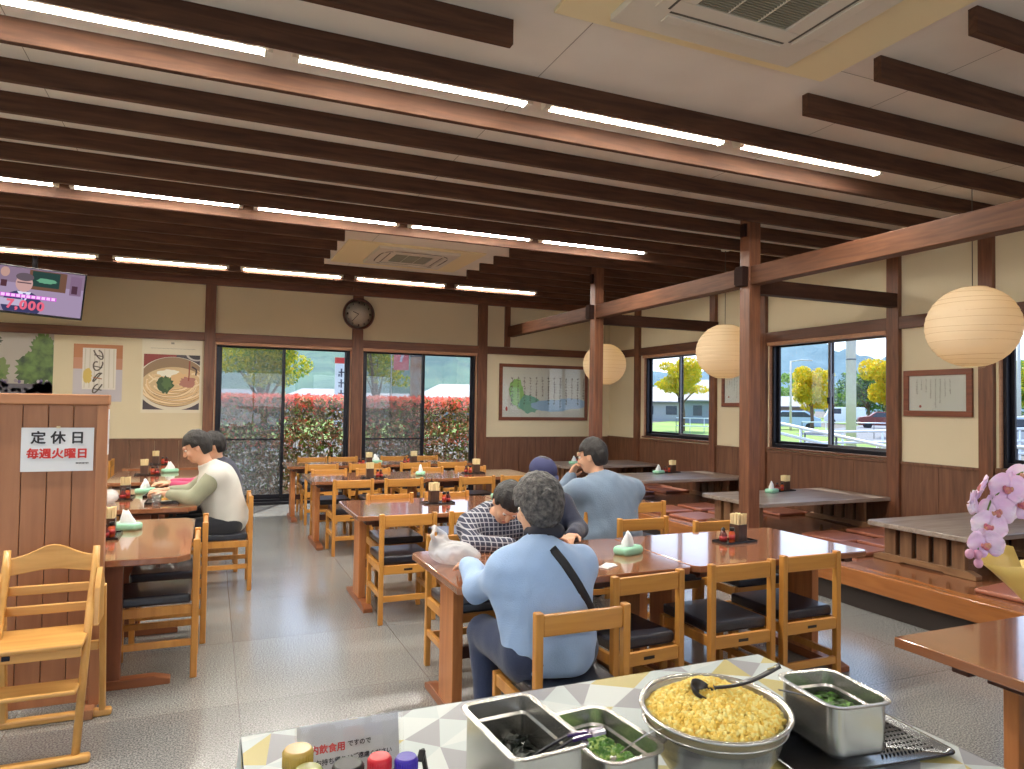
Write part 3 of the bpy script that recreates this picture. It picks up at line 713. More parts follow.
# ------------------------------------------------------------------ clock
ck = thing('wall_clock', 'round brown rimmed clock on the post between the glass doors', 'clock', (2.025, YB-.052, 2.845))
Rf = RX90
MB().open_lathe([(.19, 0), (.235, 0), (.24, .012), (.24, .035), (.225, .045), (.212, .045), (.206, .02)], 48, rot=Rf).build('rim', wood('clock_rim', (92, 52, 38), (62, 34, 26), 'Z', 1, .3), ck)
MB().lathe([(.208, .018), (.0001, .019)], 48, rot=Rf).build('dial', mat('clock_dial', (214, 208, 194), .6), ck)
mb = MB()
for k in range(12):
    a = PI*k/6; c_, s_ = math.sin(a)*.17, math.cos(a)*.17
    mb.box(c_-.006, c_+.006, -.0225, -.0195, s_-.016, s_+.016)
    if k % 3 == 0: mb.box(c_+.009, c_+.015, -.0225, -.0195, s_-.016, s_+.016)
mb.build('hour_marks', M_ink, ck)
MB().bar((0, -.024, 0), (-.085, -.024, .035), .010, .002, upv=(0, 1, 0)).build('hour_hand', M_ink, ck)
MB().bar((0, -.026, 0), (-.10, -.026, -.115), .007, .002, upv=(0, 1, 0)).build('minute_hand', M_ink, ck)
MB().open_lathe([(.206, .038), (.0001, .044)], 48, rot=Rf).build('glass', M_glass, ck)

# ------------------------------------------------------------------ flat pictures: clip helper
def clip_rect(poly, x0, x1, y0, y1):
    def cut(P, ins, isec):
        o = []
        for i, a in enumerate(P):
            b = P[(i+1) % len(P)]
            if ins(a):
                o.append(a)
                if not ins(b): o.append(isec(a, b))
            elif ins(b): o.append(isec(a, b))
        return o
    def ix(v): return lambda a, b: (v, a[1]+(b[1]-a[1])*(v-a[0])/(b[0]-a[0]))
    def iy(v): return lambda a, b: (a[0]+(b[0]-a[0])*(v-a[1])/(b[1]-a[1]), v)
    for ins, f in [(lambda p: p[0] >= x0, ix(x0)), (lambda p: p[0] <= x1, ix(x1)), (lambda p: p[1] >= y0, iy(y0)), (lambda p: p[1] <= y1, iy(y1))]:
        if len(poly) < 3: return []
        poly = cut(poly, ins, f)
    return poly
class Pic:
    """flat printed picture in the xz plane facing -Y; layers of ink 0.2 mm apart"""
    def __init__(s, w, h): s.w, s.h, s.m, s.mb, s.d = w, h, [], MB(), 0
    def poly(s, P, m, step=True):
        P = clip_rect(P, -s.w/2, s.w/2, -s.h/2, s.h/2)
        if len(P) < 3: return
        if m not in s.m: s.m.append(m)
        if step: s.d += .00025
        s.mb.add([(x, -s.d, z) for x, z in P], [tuple(range(len(P)))], s.m.index(m))
    def ell(s, cx, cz, a, b, m, n=28, step=True, rot=0, rough=0):
        P = []
        for k in range(n):
            t = 2*PI*k/n; q = 1+rough*(random.random()-.5); x, z = a*q*math.cos(t), b*q*math.sin(t)
            P.append((cx+x*math.cos(rot)-z*math.sin(rot), cz+x*math.sin(rot)+z*math.cos(rot)))
        s.poly(P, m, step)
    def rect(s, x0, x1, z0, z1, m, step=True): s.poly([(x0, z0), (x1, z0), (x1, z1), (x0, z1)], m, step)
    def line(s, pts, w, m, step=False):
        s.d += 2.5e-5
        for a, b in zip(pts[:-1], pts[1:]):
            dx, dz = b[0]-a[0], b[1]-a[1]; L = math.hypot(dx, dz) or 1; nx, nz = -dz/L*w/2, dx/L*w/2
            s.poly([(a[0]-nx, a[1]-nz), (b[0]-nx, b[1]-nz), (b[0]+nx, b[1]+nz), (a[0]+nx, a[1]+nz)], m, step)
    def build(s, name, parent, y=0):
        o = s.mb.build(name, s.m, parent); o.location = (0, y, 0); return o
def K(*c): return mat('print_%d_%d_%d' % c, c, .45)
# noodle poster
po = thing('noodle_poster', 'framed poster of a bowl of noodles left of the glass doors', 'poster', (-.51, YB-.008, 1.845))
w, h = .75, 1.05
MB().box(-w/2, w/2, 0, .008, -h/2, h/2).build('white_border', mat('poster_white', (226, 218, 196), .5), po)
P = Pic(.70, .76); P.d = .001
P.rect(-.35, .35, -.38, .38, K(66, 58, 66)); P.rect(-.35, .05, .18, .38, K(140, 52, 46)); P.ell(.02, -.02, .46, .37, K(222, 214, 196), 48); P.ell(.02, .0, .43, .345, K(150, 122, 92), 48)
P.ell(.03, -.06, .42, .27, K(214, 186, 140), 48)
P.d += .001
for k in range(26):
    a0 = PI+PI*k/26*1.0; rr = .26+.14*random.random(); c1 = random.choice([K(238, 214, 172), K(226, 196, 148), K(244, 226, 190)])
    pts = [(.03+rr*math.cos(a0+t*.9)*1.0, -.02+rr*.72*math.sin(a0+t*.9)) for t in np.linspace(0, 1, 8)]
    P.line(pts, .020, c1); P.line([(x, z-.011) for x, z in pts], .0035, K(176, 138, 92))
P.d += .0005
for k in range(10):
    rr = .44-.034*k; c1 = [K(240, 216, 174), K(226, 194, 144)][k % 2]; ph = .25*math.sin(k*2.3)
    pts = [(.02+.05*math.sin(k)+rr*math.cos(a), .0+rr*.66*math.sin(a)) for a in np.linspace(PI+.1+ph, 2*PI-.15+ph, 18)]
    P.line([(x, z-.013) for x, z in pts], .010, K(158, 118, 78)); P.line(pts, .024, c1)
P.d += .0005
for k in range(14):
    x = -.3+.6*random.random(); z = -.02+.12*random.random(); P.line([(x+.15*t, z+.05*math.sin(3*t+k)) for t in np.linspace(0, 1, 7)], .018, random.choice([K(240, 220, 182), K(228, 198, 150)]))
P.ell(-.04, .12, .14, .05, K(240, 236, 220), rough=.3); P.ell(.10, .05, .11, .08, K(222, 186, 134), rough=.35); P.ell(.2, 0, .10, .08, K(178, 120, 104), rough=.4)
P.ell(-.08, -.04, .10, .115, K(52, 82, 44), rough=.35); P.ell(-.06, -.02, .06, .08, K(78, 108, 58), rough=.5)
P.ell(.31, .40, .14, .10, K(196, 190, 184)); P.ell(.31, .42, .12, .10, K(48, 42, 48)); P.line([(.22, .3), (.215, .1), (.21, .02)], .016, K(150, 70, 50)); P.line([(.25, .22), (.31, .18), (.3, .1)], .02, K(60, 40, 40))
P.build('noodle_picture', po, 0).location = (0, 0, -.10)
mb = MB(); 
for k in range(34): mb.box(-.27+k*.0165, -.259+k*.0165, -.001, 0, .36, .366)
mb.box(-.02, .02, -.001, 0, .425, .45); mb.build('small_print', K(150, 146, 132), po)
# middle poster
po = thing('udon_poster', 'smaller orange and white noodle poster with brush writing', 'poster', (-1.40, YB-.008, 1.845))
w, h = .57, .76
MB().box(-w/2, w/2, 0, .008, -h/2, h/2).build('paper', mat('poster_grey', (196, 190, 196), .5), po)
P = Pic(w, h); P.d = .001
P.rect(-w/2, w/2, .05, h/2, K(186, 122, 78)); P.rect(-w/2, w/2, .05, .2, K(196, 140, 110)); P.rect(-.18, .21, -.22, .33, K(226, 220, 208))
for k in range(7): P.line([(-.15+k*.055, .32), (-.155+k*.057, -.2)], .012, K(206, 198, 180))
P.ell(-.12, -.04, .05, .1, K(214, 186, 96), rough=.3)
for k in range(4):
    cz = .24-.15*k; P.line([(-.0+.05*math.sin(t*2+k)*1.1, cz+.06*math.cos(t*2.6)) for t in np.linspace(0, 2.6, 12)], .017, K(88, 76, 66), True); P.line([(-.05, cz), (.05, cz-.02)], .013, K(160, 100, 60) if k == 2 else K(88, 76, 66), True)
P.build('printed_picture', po)
# left poster: trees and purple flowers
def foliage_print():
    m, t, b = nodes('garden_print'); L = t.links.new
    tcn = t.nodes.new('ShaderNodeTexCoord'); n = t.nodes.new('ShaderNodeTexNoise'); n.inputs['Scale'].default_value = 7; n.inputs['Detail'].default_value = 8
    r = t.nodes.new('ShaderNodeValToRGB'); L(tcn.outputs['Object'], n.inputs['Vector']); L(n.outputs['Fac'], r.inputs[0]); L(r.outputs[0], b.inputs['Base Color'])
    r.color_ramp.elements[0].position = .36; r.color_ramp.elements[0].color = srgb(34, 58, 30); r.color_ramp.elements[1].position = .62; r.color_ramp.elements[1].color = srgb(108, 140, 70); b.inputs['Roughness'].default_value = .4; return m
po = thing('garden_poster', 'large poster of garden trees and purple flowers above the partition', 'poster', (-2.62, YB-.008, 1.80))
w, h = 1.42, 1.10
MB().box(-w/2, w/2, 0, .008, -h/2, h/2).build('paper', mat('poster_sky', (176, 168, 160), .4), po)
P = Pic(w, h); P.d = .001; FM = foliage_print()
P.ell(.60, .28, .15, .26, FM, 60, rough=.35); P.ell(.50, .08, .20, .22, FM, 60, rough=.3); P.ell(.62, .0, .2, .25, FM, 50, rough=.3); P.ell(.08, .05, .15, .17, K(112, 132, 78), 50, rough=.35); P.ell(.02, -.02, .17, .14, FM, 50, rough=.35); P.ell(-.02, .44, .16, .10, K(74, 80, 62), 50, rough=.5); P.ell(-.5, .1, .3, .4, FM, 40, rough=.2)
P.rect(-w/2, w/2, -h/2, -.12, K(96, 92, 104))
for k in range(150): P.ell(-w/2+w*random.random(), -.08-.3*random.random(), .02, .025, random.choice([K(120, 104, 160), K(190, 180, 190), K(70, 56, 92), K(150, 140, 150), K(96, 80, 130)]), 6, step=False)
for k in range(30): P.ell(.45+.3*random.random(), -.12-.25*random.random(), .04, .05, K(52, 42, 66), 8, step=False)
P.build('printed_picture', po)

# framed calligraphy
def glyph(P, x, z, s, m):
    k = random.randint(3, 6)
    for _ in range(k):
        a = random.choice([0, PI/2, .7, -.6, 1.2]); l = s*(.3+.4*random.random()); cx, cz = x+s*.5*(random.random()-.5), z+s*.6*(random.random()-.5)
        P.line([(cx-l/2*math.cos(a), cz-l/2*math.sin(a)), (cx+l/2*math.cos(a), cz+l/2*math.sin(a))], s*.12, m)
def framed(name, lab, cat, locn, w, h, rz, fwid, draw, paper=(206, 204, 190)):
    r = thing(name, lab, cat, locn, rz); M_fr = wood('frame_wood', (136, 76, 50), (104, 56, 38), 'X', 1, .4)
    fb = MB()
    for a in [(-w/2, w/2, h/2-fwid, h/2), (-w/2, w/2, -h/2, -h/2+fwid)]: fb.box(a[0], a[1], -.028, 0, a[2], a[3])
    for s in (-1, 1): fb.box(min(s*w/2, s*(w/2-fwid)), max(s*w/2, s*(w/2-fwid)), -.028, 0, -h/2+fwid, h/2-fwid)
    fb.build('frame', M_fr, r, bevel=.003)
    MB().box(-w/2+fwid, w/2-fwid, -.010, -.004, -h/2+fwid, h/2-fwid).build('paper', mat('art_paper', paper, .7), r)
    P = Pic(w-2*fwid, h-2*fwid); draw(P); P.build('brush_work', r, -.0105)
    MB().box(-w/2+fwid, w/2-fwid, -.020, -.018, -h/2+fwid, h/2-fwid).build('glass', M_glass, r)
    return r
def drawA(P):
    P.ell(-.52, .0, .13, .22, K(132, 186, 106), 30, rough=.25); P.ell(-.46, -.12, .11, .15, K(142, 192, 112), 24, rough=.2)
    P.ell(-.28, -.2, .20, .15, K(112, 172, 150), 30, rough=.2); P.ell(.15, -.22, .40, .10, K(148, 184, 214), 30, rough=.15); P.ell(.5, -.18, .35, .09, K(156, 188, 218), 30, rough=.15)
    P.d += .0005
    for c in range(13):
        x = -.60+c*.112; n = random.randint(7, 11); s = .045 if c else .07
        for k in range(n): glyph(P, x, .24-k*s*1.05, s*(1 if c != 0 else 1), K(70, 68, 60))
    P.ell(-.70, -.28, .02, .04, K(176, 80, 72), 8)
framed('landscape_calligraphy', 'large framed green and blue painting with brush writing on the back wall', 'framed picture', (5.20, YB-.003, 1.715), 1.66, .94, 0, .055, drawA, (204, 208, 200))
def drawB(P):
    for c in range(8):
        n = [7, 8, 11, 13, 9, 6, 5, 7][c]; x = .13-c*.048
        for k in range(n): glyph(P, x, .13-k*.022, .02, K(84, 80, 66))
    P.ell(-.17, -.13, .014, .014, K(150, 70, 50), 8)
framed('framed_calligraphy', 'small wood framed calligraphy between the right windows', 'framed picture', (XR-.003, 4.66, 1.675), .70, .455, -PI/2, .055, drawB, (178, 176, 150))
framed('framed_calligraphy', 'small wood framed writing half hidden behind the near free post', 'framed picture', (XR-.003, 7.47, 1.78), .62, .52, -PI/2, .05, drawB, (190, 190, 180))

# ------------------------------------------------------------------ television
tv = thing('television', 'flat television hanging tilted under the ceiling at the left', 'television', (-2.06, 9.92, 2.775)); tv.rotation_euler = (math.radians(-9), math.radians(3.5), math.radians(3))
MB().box(-.60, .60, 0, .045, -.29, .29).build('casing', mat('tv_black', (20, 20, 24), .3), tv, bevel=.006)
P = Pic(1.17, .545)
def E_(r, g, b, s=.9): return emit('screen_%d_%d_%d' % (r, g, b), (r, g, b), s)
P.rect(-.585, .585, -.28, .28, E_(150, 132, 158)); P.rect(-.585, .585, .08, .28, E_(128, 108, 128)); P.rect(.02, .40, .02, .26, E_(104, 74, 60)); P.rect(.05, .33, .06, .25, E_(40, 62, 58)); P.ell(.2, .14, .1, .03, E_(96, 150, 120), rough=.3)
for x in (-.5, -.36, -.22): P.ell(x, .2, .045, .06, E_(176, 140, 130)); P.rect(x-.03, x+.03, .02, .1, E_(78, 48, 56))
P.rect(.44, .56, .0, .24, E_(120, 96, 120)); P.rect(.46, .52, .02, .12, E_(74, 48, 62))
P.ell(-.02, -.18, .20, .17, E_(58, 58, 92)); P.poly([(-.08, -.02), (.06, -.02), (.0, -.16)], E_(206, 206, 226)); P.poly([(-.02, -.04), (.01, -.04), (0, -.14), (-.02, -.14)], E_(44, 52, 120))
P.ell(-.02, .08, .085, .105, E_(184, 146, 142)); P.ell(-.02, .16, .09, .05, E_(92, 80, 88)); P.rect(-.09, .05, .08, .095, E_(90, 70, 78))
P.rect(-.40, .32, -.10, -.055, E_(200, 90, 206)); P.rect(-.46, .0, -.2, -.12, E_(176, 164, 190))
P.build('screen', tv, -.0005)
text_mesh('caption', '7,000', .15, E_(216, 96, 120), tv, bold=.006, loc=(.02, -.012, -.19), rot=RX90, space=1.15)
mb = MB()
for k in range(14): mb.box(-.38+k*.05, -.38+k*.05+.036, -.013, -.010, -.095, -.062)
mb.build('caption_line', E_(240, 190, 240), tv)
br = thing('tv_bracket', 'black ceiling bracket that carries the television', 'bracket', (-1.99, 10.0, 2.9))
MB().tube([(0, 0, .06), (0, 0, ZC-2.9-.002)], .03, 12).build('pole', M_black, br)
MB().box(-.13, .13, -.02, .02, -.04, .06).build('mount_plate', M_black, br, bevel=.004)
MB().box(-.07, .07, -.07, .07, ZC-2.9-.02, ZC-2.9-.001).build('ceiling_plate', M_black, br, bevel=.003)

# ------------------------------------------------------------------ condiments, tissues
M_box = wood('chopstick_box_wood', (84, 58, 46), (60, 40, 32), 'Z', 2, .4)
M_stick = mat('chopstick_pale', (232, 214, 166), .6); M_tray = mat('tray_black', (26, 22, 24), .25)
M_orange = mat('seasoning_orange', (206, 92, 48), .25, trans=.2); M_cap = mat('cap_black', (28, 26, 28), .35); M_soy = mat('soy_bottle', (92, 34, 28), .15, coat=.5); M_lab = mat('label_red', (170, 48, 46), .4)
def chop_box():
    r = thing('chopstick_box', 'x', 'chopstick box', group='chopstick boxes on the tables')
    mb = MB(); a = .036; t = .005
    mb.box(-a, a, -a, a, 0, .005)
    for s in (-1, 1): mb.box(s*a-(t if s > 0 else 0), s*a+(t if s < 0 else 0), -a, a, .005, .098); mb.box(-a+t, a-t, s*a-(t if s > 0 else 0), s*a+(t if s < 0 else 0), .005, .098)
    mb.build('box', M_box, r, bevel=.0015)
    mb = MB(); rr = random.Random(2)
    for i in range(7):
        for j in range(7):
            x, y = -.027+i*.009, -.027+j*.009; h = .158+rr.uniform(-.004, .004); dx = x*.22
            mb.bar((x, y, .012), (x+dx, y+rr.uniform(-.002, .002)+y*.12, h), .0072, .0072)
    o = mb.build('chopsticks', M_stick, r); o['kind'] = 'stuff'
    return r
def bottle(kind):
    r = thing('seasoning_bottle', 'x', 'bottle', group='seasoning bottles on the tables')
    if kind == 0:
        MB().lathe([(.016, 0), (.018, .004), (.018, .055), (.012, .064), (.012, .066)], 14).build('body', M_orange, r)
        MB().lathe([(.0184, .016), (.0184, .045)], 14).build('paper_label', M_lab, r)
        MB().lathe([(.015, .066), (.015, .084), (.012, .087)], 14).build('cap', M_cap, r)
    else:
        MB().lathe([(.020, 0), (.023, .006), (.023, .04), (.012, .062), (.010, .068)], 14).build('body', M_soy, r)
        MB().lathe([(.0234, .012), (.0234, .034)], 14).build('paper_label', M_lab, r)
        MB().lathe([(.012, .068), (.014, .075), (.004, .086)], 14).build('cap', M_cap, r)
    return r
M_mint = mat('tissue_pack_mint', (152, 208, 178), .45); M_tiss = mat('tissue_white', (232, 234, 236), .8, sss=.0)
def tissue():
    r = thing('tissue_pack', 'x', 'tissue pack', group='tissue packs on the tables')
    mb = MB(); n = 12; v = []
    for j, (z, s, q) in enumerate([(0, .92, 1), (.012, 1, 1), (.030, 1, 1), (.040, .90, .8)]):
        for k in range(24):
            a = 2*PI*k/24; f = lambda u, p: math.copysign(abs(u)**p, u); v.append((.085*s*f(math.cos(a), .45)*(1+.03*math.sin(7*a+j)), .052*s*f(math.sin(a), .45), z))
    mb.add(v, [(j*24+k, j*24+(k+1) % 24, j*24+24+(k+1) % 24, j*24+24+k) for j in range(3) for k in range(24)]+[tuple(range(23, -1, -1)), tuple(range(72, 96))], 0, True)
    mb.build('pack', M_mint, r)
    mb = MB(); v = []; R = random.Random(3)
    rows_ = [(.036, .050, .016), (.062, .038, .020), (.088, .026, .015), (.112, .016, .008)]
    for j, (z, a_, b_) in enumerate(rows_):
        for k in range(16):
            a = 2*PI*k/16; q = 1+.25*math.sin(3*a+j)+.12*R.random(); v.append((a_*q*math.cos(a)-.002*j, b_*q*math.sin(a), z+(.012*math.sin(2*a) if j == 3 else 0)))
    mb.add(v, [(j*16+k, j*16+(k+1) % 16, j*16+16+(k+1) % 16, j*16+16+k) for j in range(3) for k in range(16)]+[tuple(range(48, 64))], 0, True)
    mb.build('tissue', M_tiss, r); return r
CB = BT0 = BT1 = TS = TR = None
def traycon():
    r = MB().box(-.125, .125, -.062, .062, 0, .006).box(-.125, .125, -.062, -.057, .006, .013).box(-.125, .125, .057, .062, .006, .013).box(-.125, -.12, -.057, .057, .006, .013).box(.12, .125, -.057, .057, .006, .013).build('condiment_tray', M_tray, bevel=.001)
    return r
_first = {}
def put(key, mk, loc_, rz, lab, cat, grp):
    if key not in _first: _first[key] = o = mk(); o.location = loc_; o.rotation_euler = (0, 0, rz)
    else: o = dup(_first[key], loc_, rz)
    tag(o, lab, cat, grp); return o
def cset(x, y, z, rz, where, flip=1, bottles=2):
    R = Matrix.Rotation(rz, 3, 'Z')
    P = lambda a, b, c=.006: tuple(Vector((x, y, z))+R @ Vector((a*flip, b, c)))
    put('tray', traycon, P(0, 0, .0005), rz, 'black condiment tray '+where, 'tray', 'condiment trays')
    put('cb', chop_box, P(.035, .005, .0065), rz, 'dark box of pale chopsticks '+where, 'chopstick box', 'chopstick boxes on the tables')
    put('b0', lambda: bottle(0), P(-.045, -.02, .0065), rz, 'orange bottle with black cap '+where, 'bottle', 'seasoning bottles on the tables')
    if bottles > 1: put('b1', lambda: bottle(1), P(-.085, .01, .0065), rz, 'small dark soy bottle '+where, 'bottle', 'seasoning bottles on the tables')
def tis(x, y, z, rz, lab): put('ts', tissue, (x, y, z+.0005), rz, lab, 'tissue pack', 'tissue packs on the tables')
cset(2.90, 3.37, .70, .12, 'on the nearest table, right of the tissue pack'); 
tis(2.11, 3.30, .70, .35, 'mint green tissue pack with a peaked tissue on the nearest table')
cset(1.70, 5.47, .70, 0, 'on the second row table', -1); tis(2.30, 5.62, .70, .5, 'white and mint tissue pack on the second row table, left of the plaid sleeve')
cset(1.60, 7.48, .70, 0, 'on the third row table, left', -1); tis(2.17, 7.66, .70, 1.2, 'upright tissue pack in the middle of the third row')
cset(2.82, 7.72, .70, 0, 'on the third row table, right'); cset(1.84, 9.02, .70, 0, 'on the farthest row, below the clock post'); cset(2.46, 9.14, .70, 0, 'on the farthest row, right of the clock post')
tis(2.02, 9.3, .70, 0, 'tissue pack on the farthest row table')
cset(3.17, 5.62, .70, .3, 'on the second row table by the grey blue T-shirt'); 
cset(5.74, 5.90, .61, .1, 'on the middle low table'); tis(5.50, 5.82, .61, .4, 'tissue pack on the middle low table')
cset(5.78, 8.0, .61, .1, 'on the third low table'); tis(5.55, 7.95, .61, .3, 'tissue pack on the third low table')
cset(5.30, 9.75, .61, .1, 'on the farthest low table'); tis(5.15, 9.6, .61, .3, 'tissue pack on the farthest low table')
cset(-.53, 4.70, .70, PI/2, 'on the left table beside the partition'); tis(-.46, 4.93, .70, -.4, 'flat mint tissue pack on the left table beside the partition')
cset(-.62, 6.48, .70, PI/2, 'beside the bag on the second left table'); tis(-.50, 6.80, .70, .9, 'tissue pack behind the trays of the man in the white vest')
cset(-.60, 8.40, .70, 0, 'on the third left table', -1); cset(-.58, 9.75, .70, 0, 'on the farthest left table', -1)
tis(-.40, 8.65, .70, .3, 'tissue pack on the third left table')

# trays with food in front of the man in the white vest
M_bowl = mat('bowl_cream', (224, 214, 190), .3); M_nood = mat('noodles_cream', (232, 214, 176), .5); M_fried = mat('tempura_gold', (206, 154, 72), .8, bump=.6, bscale=60); M_greenf = mat('food_green', (126, 142, 60), .7)
M_clear = glass('clear_plastic', (.96, .97, .98), 2.2, .06, (230, 232, 236))
def meal_tray(lab, x, y, rz):
    r = thing('serving_tray', lab, 'tray', (x, y, .7005), rz, 'black serving trays on the left table')
    MB().box(-.17, .17, -.12, .12, 0, .006).build('base', M_tray, r, bevel=.002)
    MB().box(-.17, .17, -.12, -.113, .006, .018).box(-.17, .17, .113, .12, .006, .018).box(-.17, -.163, -.113, .113, .006, .018).box(.163, .17, -.113, .113, .006, .018).build('rim', M_tray, r, bevel=.002)
meal_tray('black serving tray nearest the man in the white vest', -.33, 6.18, PI/2); meal_tray('black serving tray behind, under the resting hands', -.36, 6.62, PI/2-.1)
def plate(lab, x, y, w, food, z=.7075):
    r = thing('food_plate', lab, 'plate', (x, y, z), 0, 'plates of food on the left table')
    MB().open_lathe([(.03, 0), (w*.8, .004), (w, .018), (w*.97, .019), (w*.75, .007), (.001, .006)], 24).build('plate', M_bowl, r)
    mb = MB(); R_ = random.Random(int(x*100))
    for k in range(9): mb.ball((R_.uniform(-.5, .5)*w, R_.uniform(-.5, .5)*w, .018), (.03*R_.uniform(.6, 1.1), .016, .014), 8, 6, rot=Matrix.Rotation(R_.random()*6, 3, 'Z'))
    mb.build('food', food, r)
plate('cream plate of fried food on the nearer serving tray', -.30, 6.12, .075, M_fried); plate('cream plate of green food on the nearer serving tray', -.36, 6.26, .05, M_greenf); plate('cream plate on the farther serving tray', -.36, 6.62, .08, M_fried)
def tumbler(lab, x, y):
    r = thing('water_glass', lab, 'glass', (x, y, .7005)); MB().open_lathe([(.001, .0), (.028, 0), (.034, .095), (.0325, .095), (.027, .006), (.001, .006)], 20).build('glass', M_clear, r)
    MB().lathe([(.0268, .0065), (.031, .065)], 20).build('water', glass('water_in_glass', (.95, .97, 1), 1.2), r)
tumbler('clear tumbler at the edge of the second left table', -.36, 5.90)

# ------------------------------------------------------------------ signed distance meshing for soft shapes
def sdf_eval(prims, P):
    """P (n,3); prims: dict(t,..., k=blend). returns distance"""
    D = np.full(len(P), 1e3)
    for p in prims:
        t = p[0]; k = p[-1]
        if t == 'c':
            a, b, ra, rb = np.array(p[1]), np.array(p[2]), p[3], p[4]; ab = b-a; h = np.clip(((P-a)@ab)/max(ab@ab, 1e-9), 0, 1)
            d = np.linalg.norm(P-a-h[:, None]*ab, axis=1)-(ra+(rb-ra)*h)
        elif t in ('e', '-e'):
            c, r, R = np.array(p[1]), np.array(p[2]), p[3]; Q = P-c
            if R is not None: Q = Q@np.array(R)
            q = np.linalg.norm(Q/r, axis=1); q2 = np.linalg.norm(Q/(r*r), axis=1); d = q*(q-1)/np.maximum(q2, 1e-6)
        elif t == 'b':
            c, h, R, rr = np.array(p[1]), np.array(p[2]), p[3], p[4]; Q = P-c
            if R is not None: Q = Q@np.array(R)
            q = np.abs(Q)-h+rr; d = np.linalg.norm(np.maximum(q, 0), axis=1)+np.minimum(q.max(1), 0)-rr
        if t == '-e': hh = np.clip(.5-.5*(D+d)/k, 0, 1); D = D*(1-hh)+(-d)*hh+k*hh*(1-hh); continue
        hh = np.clip(.5+.5*(D-d)/k, 0, 1); D = D*(1-hh)+d*hh-k*hh*(1-hh)
    return D
def wav(P, s, seed):
    r = np.random.default_rng(seed); o = 0
    for i in range(6):
        v = r.normal(size=3); v *= s*(.6+.9*r.random())/np.linalg.norm(v); o = o+np.sin(P@v+r.random()*6)
    return o/6
def sdf_mesh(name, prims, h, m, parent, disp=None, cut=None):
    lo = np.array([1e9]*3); hi = -lo
    for p in prims:
        if p[0] == 'c': R = max(p[3], p[4]); pts = np.array([p[1], p[2]])
        elif p[0] == '-e': continue
        else: R = max(p[2]); pts = np.array([p[1]])
        lo = np.minimum(lo, pts.min(0)-R); hi = np.maximum(hi, pts.max(0)+R)
    lo -= 3*h+.01; hi += 3*h+.01; n = np.ceil((hi-lo)/h).astype(int)+1
    ax = [lo[i]+h*np.arange(n[i]) for i in range(3)]
    # coarse pass then fine evaluation near surface
    G = np.stack(np.meshgrid(*ax, indexing='ij'), -1).reshape(-1, 3)
    cs = 4; ci = [np.arange(0, n[i]+cs, cs) for i in range(3)]; cg = np.stack(np.meshgrid(*[lo[i]+h*ci[i] for i in range(3)], indexing='ij'), -1)
    cd = sdf_eval(prims, cg.reshape(-1, 3)).reshape(cg.shape[:3])
    idx = np.meshgrid(*[np.minimum(np.round(np.arange(n[i])/cs).astype(int), len(ci[i])-1) for i in range(3)], indexing='ij')
    near = cd[tuple(idx)].ravel()
    Dm = near.copy(); act = np.abs(near) < cs*h*1.5+.03
    if act.any():
        Q = G[act]; out_ = np.empty(len(Q))
        for s in range(0, len(Q), 200000):
            q = Q[s:s+200000]; d = sdf_eval(prims, q)
            if disp: d = d+disp(q)
            if cut: d = np.maximum(d, cut(q))
            out_[s:s+200000] = d
        Dm[act] = out_
    if cut:
        inact = ~act; Dm[inact] = np.maximum(Dm[inact], cut(G[inact]))
    D = Dm.reshape(n); ins = D < 0
    cell = np.zeros(np.array(n)-1, int); acc = np.zeros(list(np.array(n)-1)+[3]); cnt = np.zeros(np.array(n)-1)
    def sl(o): return tuple(slice(o[i], n[i]-1+o[i]) for i in range(3))
    offs = [(i, j, k) for i in (0, 1) for j in (0, 1) for k in (0, 1)]
    for a in range(3):
        o2 = [o for o in offs if o[a] == 0]
        for o in o2:
            e = list(o); e[a] = 1; d0 = D[sl(o)]; d1 = D[sl(e)]; c = (d0 < 0) != (d1 < 0)
            t = np.where(c, d0/np.where(c, d0-d1, 1), 0); pos = np.zeros(list(d0.shape)+[3])
            for i in range(3): pos[..., i] = o[i]
            pos[..., a] = t; acc += np.where(c[..., None], pos, 0); cnt += c
    act = cnt > 0; ids = -np.ones(act.shape, int); ids[act] = np.arange(act.sum())
    I = np.argwhere(act); V = lo+h*(I+acc[act]/cnt[act][:, None])
    F = []
    for a in range(3):
        b, c = (a+1) % 3, (a+2) % 3; s0 = [slice(1, n[i]-1) for i in range(3)]; s1 = list(s0); s0[a] = slice(0, n[a]-1); s1[a] = slice(1, n[a])
        i0 = ins[tuple(s0)]; i1 = ins[tuple(s1)]; w = np.argwhere(i0 != i1)
        if not len(w): continue
        flip = i0[tuple(w.T)]; w = w.copy(); w[:, b] += 1; w[:, c] += 1
        def g(db, dc):
            q = w.copy(); q[:, b] += db; q[:, c] += dc; return ids[tuple(q.T)]
        q = np.stack([g(-1, -1), g(0, -1), g(0, 0), g(-1, 0)], 1); q[~flip] = q[~flip][:, ::-1]; F.append(q)
    F = np.concatenate(F); F = F[(F >= 0).all(1)]
    # light smoothing
    E = np.concatenate([F[:, [0, 1]], F[:, [1, 2]], F[:, [2, 3]], F[:, [3, 0]]]); E = np.concatenate([E, E[:, ::-1]])
    for _ in range(2):
        S = np.zeros_like(V); np.add.at(S, E[:, 0], V[E[:, 1]]); k_ = np.bincount(E[:, 0], minlength=len(V)); V = np.where(k_[:, None] > 0, .5*V+.5*S/np.maximum(k_, 1)[:, None], V)
    return raw(name, V, F, m, parent, True)

